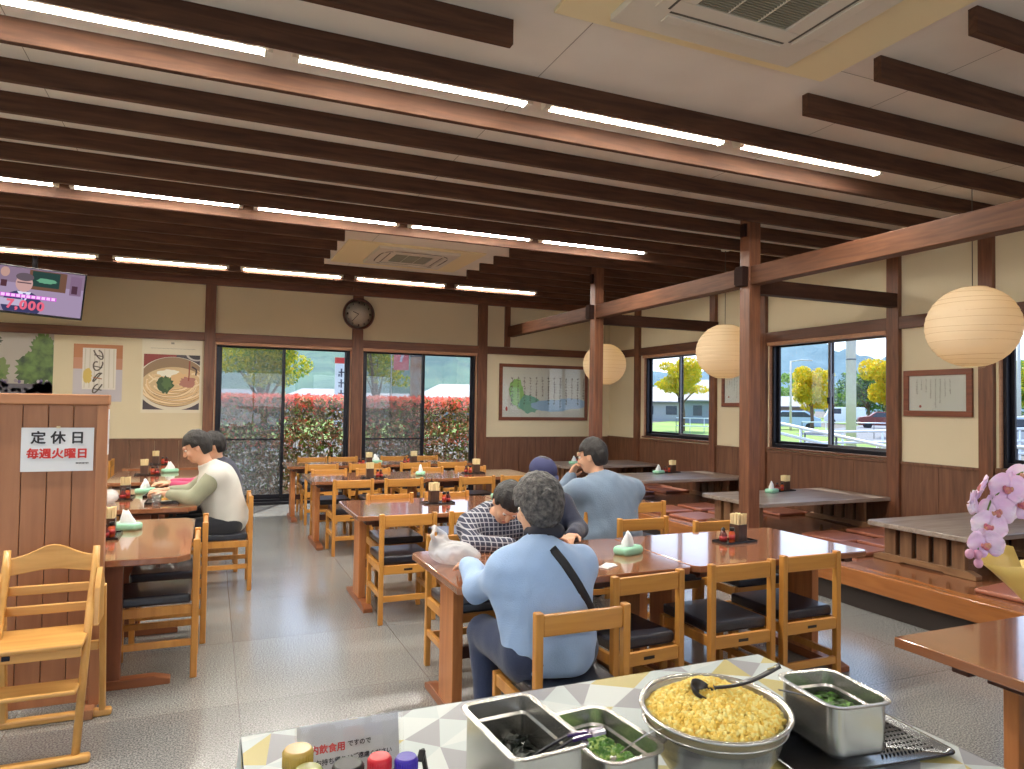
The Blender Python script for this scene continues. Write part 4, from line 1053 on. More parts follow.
# plastic bag on the nearest table
bag = thing('plastic_bag', 'crumpled white translucent plastic bag by the hand of the woman in pale blue', 'plastic bag', (1.13, 3.37, .703))
M_bag = mat('bag_white', (226, 228, 232), .35, alpha=.5, bump=.5, bscale=30)
sdf_mesh('bag', [('e', (.0, .0, .055), (.10, .085, .06), None, .03), ('e', (.065, -.05, .045), (.065, .06, .04), None, .04), ('e', (-.06, .05, .07), (.055, .05, .065), None, .03), ('c', (-.08, .03, .10), (-.115, -.01, .15), .02, .012, .02), ('c', (-.115, -.01, .15), (-.085, .04, .175), .012, .012, .02), ('c', (-.085, .04, .175), (-.03, .06, .13), .012, .02, .02)],
         .006, M_bag, bag, disp=lambda q: .012*wav(q, 50, 3)+.007*np.abs(wav(q, 110, 4))*2, cut=lambda q: -q[:, 2])
for (x, y, lab) in [(-.73, 6.2, 'crumpled clear plastic bag on the second left table')]:
    bg2 = thing('plastic_bag', lab, 'plastic bag', (x, y, .703))
    sdf_mesh('bag', [('e', (0, 0, .04), (.09, .10, .05), None, .03), ('e', (.03, .06, .05), (.05, .05, .05), None, .03)], .007, M_bag, bg2, disp=lambda q: .008*wav(q, 60, 5), cut=lambda q: -q[:, 2])
nap = thing('paper_napkin', 'small folded white paper on the table right of the woman in pale blue', 'napkin', (1.84, 3.06, .7005), .5)
MB().box(-.05, .05, -.03, .03, 0, .004).box(-.04, .05, -.025, .03, .004, .008, rot=Matrix.Rotation(.2, 3, 'Z')).build('paper', M_tiss, nap, bevel=.001)

# ------------------------------------------------------------------ self-service table in the foreground
bt = thing('serving_table', 'serving table in the foreground under the patterned cloth', 'table', (.85, 1.0, 0))
MB().box(-.75, .75, -.72, .75, .69, .715).build('table_top', M_top, bt, bevel=.004)
for sx in (-1, 1):
    for sy_ in (-1, 1): MB().box(sx*.68-.025, sx*.68+.025, .015+sy_*.66-.025, .015+sy_*.66+.025, 0, .69).build('leg', M_leg, bt, bevel=.003)
X0, X1, Y0, Y1, ZT = .083, 1.617, .25, 1.768, .7195
cm = [mat('cloth_pale', (186, 196, 196), .38), mat('cloth_grey', (148, 148, 154), .38), mat('cloth_mustard', (186, 172, 108), .38), mat('cloth_white', (200, 206, 204), .38)]
cl = thing('tablecloth', 'vinyl cloth with grey, white and mustard triangles on the serving table', 'tablecloth', (0, 0, 0))
mb = MB(); rr = random.Random(12)
a1, a2 = Vector((.200, .045)), Vector((.030, .150))
def wob(i, j): q = random.Random(i*91+j*17); return Vector((q.uniform(-.012, .012), q.uniform(-.01, .01)))
def clothpoly(P, mi):
    for (x0, x1, y0, y1, f) in [(X0, X1, Y0, Y1, lambda p: (p[0], p[1], ZT)), (X0, X1, Y1, Y1+.28, lambda p: (p[0], Y1+.003+.012*math.sin(p[0]*14)*(p[1]-Y1)/.28, ZT-(p[1]-Y1))),
                                (X0-.28, X0, Y0, Y1, lambda p: (X0-.003-(.012+.012*math.sin(p[1]*15))*(X0-p[0])/.28, p[1], ZT-(X0-p[0]))), (X1, X1+.28, Y0, Y1, lambda p: (X1+.003+.012*math.sin(p[1]*14)*(p[0]-X1)/.28, p[1], ZT-(p[0]-X1)))]:
        Q = clip_rect(P, x0, x1, y0, y1)
        if len(Q) >= 3: mb.add([f(q) for q in Q], [tuple(range(len(Q)))], mi)
for i in range(-4, 12):
    for j in range(-6, 16):
        p = [a1*(i+u)+a2*(j+v)+wob(i+u, j+v) for u, v in ((0, 0), (1, 0), (1, 1), (0, 1))]; c = sum(p, Vector((0, 0)))/4+Vector((rr.uniform(-.02, .02), rr.uniform(-.02, .02)))
        pal = rr.choice([[0, 1, 3, 2], [3, 0, 1, 0], [0, 2, 0, 1], [1, 3, 0, 3], [3, 2, 0, 1]])
        for k in range(4): clothpoly([tuple(p[k]), tuple(p[(k+1) % 4]), tuple(c)], pal[k])
o = mb.build('cloth', cm, cl, weld=False)

M_steel = mat('stainless_steel', (206, 204, 198), .27, metal=.92, noise=.10, nscale=12); M_steel2 = mat('steel_dull', (186, 184, 176), .32, metal=1)
def rring(hx, hy, rad):
    def f(u, s):
        # s = offset added to half sizes; u in 0..1
        X, Y, r = hx+s, hy+s, max(rad+s, .003); q = int(u*4) % 4; t = u*4-int(u*4); sg = [(1, 1), (-1, 1), (-1, -1), (1, -1)]
        P = lambda q, t: (sg[q % 4][0]*(X-r)+r*math.cos((q+t)*PI/2), sg[q % 4][1]*(Y-r)+r*math.sin((q+t)*PI/2))
        if t <= .6: return P(q, t/.6)
        a, b, w = P(q, 1), P(q+1, 0), (t-.6)/.4; return (a[0]+(b[0]-a[0])*w, a[1]+(b[1]-a[1])*w)
    return f
def pan(name, label, x, y, rz, hx, hy, dep, zb, rad=.02, m=None, flange=.010):
    r = thing(name, label, 'container', (x, y, zb), rz, 'steel food containers on the serving table'); f = rring(hx, hy, rad); m = m or M_steel
    prof = [(-.016, 0), (-.006, .003), (0, .012), (.0, dep-.004), (flange, dep-.002), (flange+.002, dep), (flange, dep+.002), (-.001, dep+.001), (-.003, dep-.03), (-.006, dep-.036), (-.007, .014), (-.018, .006)]
    mb = MB(); n = 80; v = []
    for s, z in prof: v += [(*f(k/n, s), z) for k in range(n)]
    mb.add(v, [(j*n+k, j*n+(k+1) % n, (j+1)*n+(k+1) % n, (j+1)*n+k) for j in range(len(prof)-1) for k in range(n)]+[tuple(range(n-1, -1, -1)), tuple((len(prof)-1)*n+k for k in range(n))], 0, False)
    mb.build('pan', m, r); return r, f
def heap(name, label, cat, x, y, z, rz, hx, hy, amp, m, bits=None, rad=.02, seed=1, stuff=True):
    """heaped loose food as one object: bumpy bed plus loose bits"""
    f = rring(hx, hy, rad); mb = MB(); n, k_ = 40, 10; v = []; R_ = random.Random(seed)
    for j in range(k_+1):
        t = 1-j/k_
        for k in range(n):
            px, py = f(k/n, 0); px *= t; py *= t; h = amp*(1-t*t)+.004*math.sin(px*190+seed)*math.cos(py*170)+R_.uniform(-.002, .002); v.append((px, py, h if j else -.004))
    mb.add(v, [(j*n+k, j*n+(k+1) % n, (j+1)*n+(k+1) % n, (j+1)*n+k) for j in range(k_) for k in range(n)], 0, True)
    if bits: bits(mb, f, amp, R_)
    r = mb.build(name, m, None); r.location = (x, y, z); r.rotation_euler = (0, 0, rz); r['kind'] = 'stuff'; tag(r, label, cat); return r
M_wak = mat('seaweed_dark', (26, 36, 26), .3, bump=.4, bscale=60, coat=.3); M_neg = mat('onion_green', (104, 158, 58), .4, col2=(60, 112, 36), nscale=40); M_negl = mat('onion_pale', (166, 196, 104), .4)
M_leafy = mat('chopped_greens', (78, 116, 44), .45, col2=(44, 74, 30), nscale=50); M_crumb = mat('crumb_yellow', (250, 222, 120), .75, col2=(244, 204, 92), nscale=60, bump=.5, bscale=120); M_crumb2 = mat('crumb_pale', (252, 234, 150), .75); M_crt = mat('crumb_tan', (206, 166, 96), .8)
def bits_leaf(mb, f, amp, R_):
    for _ in range(230):
        a, t = R_.random(), math.sqrt(R_.random())*.93; px, py = f(a, 0); px *= t; py *= t; h = amp*(1-t*t)+.003
        q = Matrix.Rotation(R_.random()*6, 3, 'Z') @ Matrix.Rotation(R_.uniform(-.9, .9), 3, 'X'); w, l = R_.uniform(.004, .009), R_.uniform(.008, .018)
        mb.add([Vector((px, py, h))+q @ Vector(p) for p in ((-l, -w, 0), (0, -w*1.2, .003), (l, 0, 0), (0, w, .004), (-l, w, 0))], [(0, 1, 2, 3, 4)], R_.choice([0, 1]))
def bits_ring(mb, f, amp, R_):
    for _ in range(260):
        a, t = R_.random(), math.sqrt(R_.random())*.94; px, py = f(a, 0); px *= t; py *= t; h = amp*(1-t*t)+.004
        q = Matrix.Rotation(R_.random()*6, 3, 'Z') @ Matrix.Rotation(R_.uniform(-1.2, 1.2), 3, 'X'); rr_ = R_.uniform(.0045, .0085)
        mb.open_lathe([(rr_, -.003), (rr_, .003), (rr_*.7, .003), (rr_*.7, -.003)], 9, c=(px, py, h), rot=q, mi=R_.choice([0, 0, 1]))
def bits_crumb(n, s):
    def g(mb, f, amp, R_):
        for _ in range(n):
            a, t = R_.random(), math.sqrt(R_.random())*.97; px, py = f(a, 0); px *= t; py *= t; h = amp*(1-t*t)+.003
            mb.ball((px, py, h), (s*R_.uniform(.5, 1.3), s*R_.uniform(.5, 1.1), s*R_.uniform(.4, 1)), 5, 4, mi=R_.choice([0, 0, 1]), rot=Euler((R_.random()*3, R_.random()*3, 0)).to_matrix())
    return g
pan('steel_container', 'deep rectangular steel container with dark seaweed at the left', .580, 1.285, .06, .072, .122, .150, .7200, .018)
heap('seaweed', 'dark seaweed inside the deep left container', 'seaweed', .580, 1.285, .788, .06, .062, .112, .014, [M_wak, mat('seaweed_black', (18, 24, 20), .3)], bits_leaf, seed=4)
pan('steel_container', 'shallower rounded steel container full of green onion rings', .768, 1.288, .10, .070, .112, .100, .7200, .035)
heap('chopped_green_onion', 'bright green onion rings in the shallower container', 'green onion', .762, 1.288, .768, .10, .060, .102, .020, [M_neg, M_negl], bits_ring, .03, seed=6)
pan('steel_container', 'steel container of chopped greens on the black tray', 1.352, 1.235, -.12, .075, .098, .118, .7315, .03)
heap('chopped_greens', 'dark chopped greens in the container on the black tray', 'greens', 1.352, 1.235, .795, -.12, .065, .088, .012, [M_leafy, M_neg], bits_leaf, .025, seed=8)
pan('small_container', 'small dark container of tan crumbs half hidden behind the crumb bowl', 1.195, 1.350, -.25, .050, .062, .072, .7315, .012, mat('container_dark', (50, 48, 48), .3, metal=.8))
heap('tan_crumbs', 'tan crumbs in the small dark container', 'crumbs', 1.195, 1.350, .785, -.25, .042, .054, .008, [M_crt, M_crumb], bits_crumb(160, .005), .01, seed=9)
# black tray
tb = thing('baking_tray', 'black rectangular tray under the right steel container', 'tray', (1.375, 1.230, .7205), -.10)
f = rring(.205, .125, .02); mb = MB(); n = 80; v = []
prof = [(-.012, 0), (0, .0095), (.006, .0095), (.006, .0115), (-.001, .0115), (-.013, .003)]
for s, z in prof: v += [(*f(k/n, s), z) for k in range(n)]
mb.add(v, [(j*n+k, j*n+(k+1) % n, (j+1)*n+(k+1) % n, (j+1)*n+k) for j in range(len(prof)-1) for k in range(n)]+[tuple(range(n-1, -1, -1)), tuple((len(prof)-1)*n+k for k in range(n))], 0, True); mb.build('tray', mat('tray_black_gloss', (22, 22, 26), .18, coat=.4), tb)
mb = MB()
for i in range(14):
    for j in range(9): mb.ball((.04+i*.011, -.08+j*.018, .0035), .003, 6, 4)
o = mb.build('embossed_dots', mat('tray_black_gloss', (22, 22, 26), .18, coat=.4), tb); o['kind'] = 'stuff'

# bowls
BC = (.992, 1.215)
b1 = thing('mixing_bowl', 'large polished steel bowl under the sieve of crumbs', 'bowl', (*BC, .7200))
MB().open_lathe([(.001, .0), (.055, .0), (.060, .003), (.10, .030), (.130, .075), (.143, .122), (.150, .1225), (.150, .1255), (.141, .1255), (.128, .077), (.098, .033), (.058, .006), (.001, .004)], 72).build('bowl', M_steel, b1)
b2 = thing('sieve_bowl', 'steel mesh sieve resting in the bowl, heaped with yellow crumbs', 'sieve', (BC[0]+.001, BC[1], .7200)); b2.rotation_euler = (math.radians(2.5), math.radians(-1.5), 0)
tm = M_steel2
MB().open_lathe([(.146, .150), (.155, .150), (.157, .1535), (.155, .157), (.147, .156), (.145, .152)], 72).build('rim', M_steel, b2)
def mesh_mat():
    m, t, b = nodes('sieve_mesh'); L = t.links.new; b.inputs['Base Color'].default_value = srgb(170, 160, 140); b.inputs['Metallic'].default_value = .9; b.inputs['Roughness'].default_value = .35
    tr = t.nodes.new('ShaderNodeBsdfTransparent'); mx = t.nodes.new('ShaderNodeMixShader'); mx.inputs[0].default_value = .72; L(tr.outputs[0], mx.inputs[1]); L(b.outputs[0], mx.inputs[2]); L(mx.outputs[0], t.nodes['Material Output'].inputs[0]); return m
MB().open_lathe([(.147, .152), (.140, .125), (.120, .090), (.085, .060), (.04, .045), (.001, .042)], 64).build('mesh_basket', mesh_mat(), b2)
mb = MB(); n, k_ = 56, 16; v = []; R_ = random.Random(5)
for j in range(k_+1):
    t = 1-j/k_
    for k in range(n):
        a = 2*PI*k/n; rr_ = .141*t; px, py = rr_*math.cos(a), rr_*math.sin(a)
        h = .134+.040*(1-t**2.0)+.014*math.exp(-((px-.03)**2+(py-.06)**2)/.0025)-.014*math.exp(-((px+.015)**2+(py-.01)**2)/.0012)+.0035*math.sin(px*150)*math.cos(py*130)+R_.uniform(-.003, .003)
        v.append((px, py, h if j else .118))
mb.add(v, [(j*n+k, j*n+(k+1) % n, (j+1)*n+(k+1) % n, (j+1)*n+k) for j in range(k_) for k in range(n)], 0, True)
for _ in range(3600):
    a, t = R_.random()*2*PI, math.sqrt(R_.random())*.985; px, py = .141*t*math.cos(a), .141*t*math.sin(a)
    h = .134+.040*(1-t**2.0)+.014*math.exp(-((px-.03)**2+(py-.06)**2)/.0025)-.014*math.exp(-((px+.015)**2+(py-.01)**2)/.0012)+.002
    s = .0040*R_.uniform(.5, 1.7); mb.ball((px, py, h+R_.uniform(0, .003)), (s*R_.uniform(.6, 1.6), s, s*R_.uniform(.5, 1)), 5, 4, mi=R_.choice([0, 0, 1]), rot=Euler((R_.random()*3, R_.random()*3, 0)).to_matrix())
o = mb.build('tempura_crumbs', [M_crumb, M_crumb2], None); o.location = (*BC, .7205); o['kind'] = 'stuff'; tag(o, 'heap of yellow tempura crumbs in the sieve', 'crumbs')
# ladle
M_lad = mat('ladle_black', (30, 26, 30), .3)
ld = thing('ladle', 'black plastic ladle resting in the yellow crumbs', 'ladle', (.972, 1.232, .896))
mb = MB(); n = 20; v = []
for j, (r_, z) in enumerate([(.0001, -.010), (.014, -.008), (.023, 0), (.027, .010), (.0255, .010), (.021, .002), (.012, -.005), (.0001, -.007)]):
    v += [(r_*1.15*math.cos(2*PI*k/n), r_*math.sin(2*PI*k/n), z) for k in range(n)]
mb.add(v, [(j*n+k, j*n+(k+1) % n, (j+1)*n+(k+1) % n, (j+1)*n+k) for j in range(7) for k in range(n)], 0, True); mb.v = [tuple(Euler((.5, .35, 0)).to_matrix() @ Vector(q)) for q in mb.v]; mb.build('scoop', M_lad, ld)
e_ = Vector((1.100, 1.138, .962))-Vector((.972, 1.232, .890)); st = Vector((.022, -.016, .012)); mb = MB(); d = (e_-st).normalized(); sd = d.cross(Vector((0, 0, 1))).normalized(); N = 14; v = []
for i in range(N+1):
    t = i/N; p = st.lerp(e_, t)+Vector((0, 0, -.012*math.sin(PI*t))); w_ = .0045+.006*max(0, (t-.3)/.7)**1.2; up2 = sd.cross(d)
    v += [p-sd*w_-up2*.003, p+sd*w_-up2*.003, p+sd*w_+up2*.003, p-sd*w_+up2*.003]
F = []
for i in range(N):
    hole = i in (11, 12)
    for k in range(4):
        F.append((4*i+k, 4*i+4+k, 4*i+4+(k+1) % 4, 4*i+(k+1) % 4))
mb.add(v, F+[(3, 2, 1, 0), tuple(4*N+k for k in range(4))]).build('handle', M_lad, ld, bevel=.002)
pc = st.lerp(e_, .90)+Vector((0, 0, -.003)); MB().bar(pc-d*.012+up2*.0034, pc+d*.010+up2*.0034, .007, .001, upv=tuple(up2)).build('hanging_hole', mat('hole_pale', (170, 160, 120), .6), ld)
# spoons, tongs
def spoon(label, a, b, m=M_steel, w=.006):
    r = thing('serving_spoon', label, 'spoon', a, 0, 'spoons in the containers'); d = Vector(b)-Vector(a); mb = MB(); sd = d.cross(Vector((0, 0, 1))).normalized(); v = []
    for i in range(9): t = i/8; p = d*t+Vector((0, 0, .006*math.sin(PI*t))); ww = w*(.7+.8*t*t) if t < 1 else w*.7; v += [p-sd*ww, p+sd*ww, p+sd*ww+Vector((0, 0, .002)), p-sd*ww+Vector((0, 0, .002))]
    mb.add(v, [(4*i+k, 4*i+4+k, 4*i+4+(k+1) % 4, 4*i+(k+1) % 4) for i in range(8) for k in range(4)]+[(3, 2, 1, 0), (32, 33, 34, 35)]).build('handle', m, r, bevel=.0006)
    MB().ball(tuple(-d.normalized()*.018), (.022, .016, .006), 14, 8).build('spoon_bowl', m, r); return r
spoon('steel spoon sticking out of the green onion container', (.782, 1.245, .795), (.848, 1.178, .868))
spoon('thin dark spoon lying across the container on the black tray', (1.335, 1.20, .816), (1.20, 1.245, .862), mat('spoon_dark', (70, 66, 62), .3, metal=.8), .004)
tg = thing('tongs', 'tongs with purple tinted clear plastic handles across the seaweed container', 'tongs', (.60, 1.25, .80))
M_pur = mat('tongs_purple', (74, 52, 110), .15, trans=.3, coat=.4); M_clr = mat('tongs_clear', (210, 205, 225), .12, trans=.6)
for s in (-1, 1):
    a, b, c_ = Vector((-.045, .02+s*.012, -.012)), Vector((.045, -.045+s*.010, .068)), Vector((.100, -.080+s*.005, .088))
    MB().bar(a, b, .010, .004).build('arm', mat('tongs_black', (28, 26, 32), .3), tg, bevel=.001)
    MB().bar(b, b.lerp(c_, .6), .014, .006).build('handle', M_pur, tg, bevel=.002); MB().bar(b.lerp(c_, .6), c_, .013, .007).build('clear_tip', M_clr, tg, bevel=.002)
# small notice in a clear stand
ns = thing('notice_stand', 'clear acrylic stand with red and black notice 店内飲食用ですので', 'sign', (.285, 1.50, .7205), 0)
rotn = Matrix.Rotation(math.radians(-12), 3, 'X')
def tiltb(mb): mb.v = [tuple(rotn @ Vector(q)) for q in mb.v]; return mb
tiltb(MB().box(-.106, .106, .0005, .0012, .004, .109)).build('paper', mat('notice_paper', (206, 206, 208), .35), ns)
tiltb(MB().box(-.110, .116, -.0035, -.0015, 0, .113)).build('front_sheet', M_glass, ns); tiltb(MB().box(-.110, .110, .003, .005, 0, .113)).build('rear_sheet', M_glass, ns)
MB().box(-.116, .116, -.035, .045, 0, .002).build('base', M_clear, ns)
RT = rotn @ RX90
def tl(name, s, size, m, x, z, bold, al='LEFT'): text_mesh(name, s, size, m, ns, bold=bold, loc=rotn @ Vector((x, -.0004, z)), rot=RT, align=al, extrude=.0002)
tl('red_writing', '店内飲食用', .0180, M_red, -.098, .060, .0006); tl('black_writing', 'ですので', .0125, M_ink, -.004, .063, .0003)
tl('black_writing', 'お持ち帰りは', .0130, M_ink, -.070, .035, .0003); tl('black_writing', 'ご遠慮ください', .0120, M_ink, .006, .037, .0003)
# jars in front of it
def jar(name, label, x, y, r_, h, body, cap, ch, caps=1.0):
    t = thing(name, label, 'jar', (x, y, .7205), 0, 'seasoning jars on the serving table')
    MB().lathe([(r_*.92, 0), (r_, .004), (r_, h-ch-.012), (r_*.85, h-ch)], 28).build('body', body, t)
    MB().lathe([(r_*caps, h-ch), (r_*caps, h-.005), (r_*caps*.85, h)], 28).build('cap', cap, t)
    mb = MB()
    for k in range(28): a = 2*PI*k/28; mb.bar((r_*caps*math.cos(a), r_*caps*math.sin(a), h-ch+.002), (r_*caps*math.cos(a), r_*caps*math.sin(a), h-.006), .0015, .0015)
    mb.build('cap_ridges', cap, t); MB().lathe([(r_*1.005, .012), (r_*1.005, h-ch-.016)], 28).build('paper_label', M_paper, t); return t
jar('seasoning_jar', 'jar with a translucent amber cap at the left of the notice', .168, 1.405, .028, .122, mat('jar_orange', (226, 130, 60), .3), mat('cap_amber', (222, 186, 92), .2, trans=.3), .034)
jar('seasoning_jar', 'jar with a pale green body and olive cap in front of the amber one', .180, 1.345, .026, .110, mat('jar_green', (96, 214, 60), .3), mat('cap_olive', (178, 178, 108), .25, trans=.3), .022)
jar('sauce_bottle', 'black capped round bottle between the green jar and the red cap', .253, 1.350, .029, .104, mat('sauce_black', (30, 24, 24), .2), mat('cap_gloss_black', (14, 13, 14), .35), .020)
jar('spice_bottle', 'bottle with a bright red cap below the notice', .318, 1.375, .023, .094, mat('spice_red', (150, 40, 36), .3), mat('cap_red', (216, 44, 58), .3), .026)
jar('spice_bottle', 'bottle with a violet blue cap at the right of the red one', .366, 1.355, .022, .094, mat('spice_white', (220, 220, 224), .3), mat('cap_violet', (62, 40, 168), .3), .026)
ct = thing('card_clip_stand', 'small black clip stand right of the violet cap', 'clip stand', (.425, 1.40, .7205))
MB().box(-.03, .03, -.02, .02, 0, .008).build('base', M_cap, ct, bevel=.003); MB().bar((0, 0, .006), (-.012, .008, .075), .012, .008).build('arm', M_cap, ct, bevel=.002)
MB().bar((-.012, .005, .075), (-.022, -.01, .060), .014, .006).build('clip', M_cap, ct, bevel=.002)
gd = heap('garnish_scrap', 'scrap of green herb dropped at the front edge of the tray', 'herb scrap', 1.20, 1.075, .7245, .3, .022, .012, .003, [M_neg, M_leafy], None, .008, seed=3)

# ------------------------------------------------------------------ wooden table at the lower right with an orchid
rt1 = make_table(1.30, .85, 'wooden table at the lower right corner, under the orchid', 2.24+.425, 1.78-.65, PI/2, group='tables beside the viewer', inset=.2, chamf=.005)
oc = thing('potted_orchid', 'pink orchid in yellow wrapping paper on the lower right table', 'potted plant', (2.56, 1.33, .7005))
O = Vector((2.56, 1.33, .7005))
MB().lathe([(.055, 0), (.075, .11), (.078, .115), (.072, .115), (.066, .09)], 28).build('pot', mat('pot_white', (220, 216, 206), .3), oc)
mb = MB(); n = 48; v = []
for j in range(9):
    t = j/8
    for k in range(n):
        a = 2*PI*k/n; fold = 1+(.10+.12*t)*math.sin(6*a)*t+.05*math.sin(11*a+2)*t; R_ = (.06+.20*t**1.2)*fold; z = .004+.29*t+.05*t*math.sin(3*a+1)+.03*t*math.sin(7*a); v.append((R_*math.cos(a), R_*math.sin(a), z))
mb.add(v, [(j*n+k, j*n+(k+1) % n, (j+1)*n+(k+1) % n, (j+1)*n+k) for j in range(8) for k in range(n)], 0, True)
mb.build('wrapping_paper', mat('wrap_yellow', (222, 190, 108), .4, alpha=.93, bump=.3, bscale=25), oc, solid=.001)
M_pet = mat('petal_pink', (244, 226, 240), .5, sss=.15, col2=(234, 190, 228), nscale=14); M_ctr = mat('orchid_centre', (186, 92, 120), .5, col2=(200, 150, 110), nscale=60); M_stem = mat('orchid_stem', (98, 120, 56), .5); M_bud = mat('orchid_bud', (206, 150, 178), .5)
def petal(mb, R3, l, w, cup, mi=0, dz=0):
    n1, n2 = 8, 6; v = []
    for i in range(n1+1):
        t = i/n1; ww = w*math.sin(PI*min(1, .12+.88*t)**.8)**.65 if t < 1 else w*.12
        for j in range(n2+1): u = j/n2*2-1; v.append(R3 @ Vector((u*ww, l*t, cup*(u*u*.5+t*t*.6)*l*.35+dz+.004*math.sin(5*u+3*t))))
    return v, [(i*(n2+1)+j, i*(n2+1)+j+1, (i+1)*(n2+1)+j+1, (i+1)*(n2+1)+j) for i in range(n1) for j in range(n2)]
def bloom(p, d, s, spin=0):
    """p world centre; d facing direction"""
    q = Vector(d).normalized().to_track_quat('Z', 'Y').to_matrix() @ Matrix.Rotation(spin, 3, 'Z'); c = Vector(p)-O
    root = MB()
    for a, l, w, cup, dz in [(PI/2, .040, .044, .25, .003), (-PI/2, .040, .044, .25, .003)]:
        v, F = petal(root, q @ Matrix.Rotation(a, 3, 'Z'), l*s*1.15, w*s*.9, cup, dz=dz); root.add([c+x for x in v], F, 0, True)
    for a in (0, 2.25, -2.25):
        v, F = petal(root, q @ Matrix.Rotation(a, 3, 'Z'), .046*s, .021*s, .15); root.add([c+x for x in v], F, 0, True)
    o = root.build('blossom', [M_pet], oc, solid=.0008)
    lip = MB(); lip.ball(c+q @ Vector((0, -.008*s, .008*s)), (.009*s, .011*s, .008*s), 10, 8, rot=q); lip.ball(c+q @ Vector((.008*s, -.004*s, .010*s)), (.005*s, .008*s, .005*s), 8, 6, rot=q); lip.ball(c+q @ Vector((-.008*s, -.004*s, .010*s)), (.005*s, .008*s, .005*s), 8, 6, rot=q)
    lip.build('lip', M_ctr, o)
to = Vector((-.80, -.50, .12))
for (p, d, s, sp) in [((2.237, 1.452, 1.09), (-.85, -.5, -.2), 1.1, .2), ((2.252, 1.452, 1.145), (-.8, -.6, .0), 1.1, -.3), ((2.272, 1.440, 1.190), (-.9, -.4, .05), 1.15, .4), ((2.212, 1.470, 1.212), (-.3, .9, .0), .9, .1), ((2.238, 1.46, 1.262), (-.5, .7, .35), .95, .6),
                      ((2.304, 1.425, 1.262), (-.8, -.5, .3), 1.15, -.2), ((2.34, 1.409, 1.215), (-.75, -.6, .1), 1.1, .5), ((2.352, 1.403, 1.300), (-.7, -.3, .6), 1.1, 0), ((2.40, 1.39, 1.26), (-.7, -.7, .2), 1.1, .3), ((2.43, 1.375, 1.32), (-.6, -.5, .5), 1.1, .9), ((2.47, 1.36, 1.24), (-.6, -.8, .1), 1.1, .2)]: bloom(p, d, s, sp)
sp_ = [Vector(p)-O for p in [(2.56, 1.33, .78), (2.57, 1.33, 1.10), (2.52, 1.345, 1.30), (2.42, 1.385, 1.345), (2.33, 1.42, 1.30), (2.265, 1.455, 1.22), (2.235, 1.468, 1.12), (2.222, 1.472, 1.03)]]
MB().tube(sp_, [.005, .005, .0045, .004, .0035, .003, .0025, .002], 8).build('flower_stem', M_stem, oc)
MB().tube([Vector(p)-O for p in [(2.60, 1.30, .78), (2.62, 1.30, 1.15), (2.60, 1.31, 1.35), (2.56, 1.32, 1.40)]], .005, 8).build('flower_stem', M_stem, oc)
for p in [(2.198, 1.478, 1.054), (2.222, 1.468, 1.052), (2.228, 1.47, 1.025)]: MB().ball(Vector(p)-O, (.013, .013, .016), 12, 8).build('bud', M_bud, oc)
for a, l in [(.3, .22), (2.0, .24), (3.3, .2), (4.6, .22)]:
    mb = MB(); v = []
    for i in range(9):
        t = i/8; w_ = .03*math.sin(PI*min(1, .1+.9*t))**.6; r_ = .03+l*t*.8; z = .11+.16*math.sin(t*1.9)
        for s in (-1, 0, 1): v.append((r_*math.cos(a)-s*w_*math.sin(a), r_*math.sin(a)+s*w_*math.cos(a), z-(.006 if s == 0 else 0)))
    mb.add(v, [(3*i+j, 3*i+j+1, 3*i+j+4, 3*i+j+3) for i in range(8) for j in range(2)], 0, True).build('leaf', mat('orchid_leaf', (58, 96, 48), .35), oc, solid=.002)

# ------------------------------------------------------------------ people
M_skin = mat('skin', (214, 164, 134), .5, sss=.08); M_eye = mat('eye_white', (230, 226, 220), .3); M_iris = mat('eye_dark', (40, 28, 22), .2); M_lip = mat('lips', (178, 104, 94), .5)
def fab(name, c, nz=.10, bump=.3, sc=160, c2=None): return mat(name, c, .9, noise=nz, nscale=9, bump=bump, bscale=sc, sheen=.2)
M_jean = fab('denim_dark', (44, 56, 88)); M_shoe = mat('shoe_dark', (40, 40, 46), .5); M_trou = fab('trousers_dark', (40, 42, 50))
def rotm(axis, a): return np.array(Matrix.Rotation(a, 3, axis))
def head_prims(H, R, s=1.0):
    H = np.array(H); R = np.array(R); f = lambda v: tuple(H+R@np.array(v)*s)
    P = [('e', f((0, -.012, .018)), (.074*s, .092*s, .098*s), R, .02), ('e', f((0, .022, -.045)), (.054*s, .062*s, .062*s), R, .03), ('e', f((0, .055, -.082)), (.030*s, .026*s, .022*s), R, .03),
         ('c', f((0, .088, .015)), f((0, .104, -.022)), .009*s, .014*s, .012), ('e', f((0, .083, .036)), (.050*s, .014*s, .012*s), R, .012), ('e', f((.036, .070, -.022)), (.022*s, .018*s, .02*s), R, .02), ('e', f((-.036, .070, -.022)), (.022*s, .018*s, .02*s), R, .02),
         ('e', f((0, .088, -.052)), (.022*s, .010*s, .010*s), R, .008)]
    for q in (-1, 1):
        P.append(('e', f((q*.078, -.008, -.005)), (.010*s, .020*s, .032*s), R, .006)); P.append(('-e', f((q*.030, .098, .012)), (.016*s, .012*s, .009*s), R, .008))
    return P, f
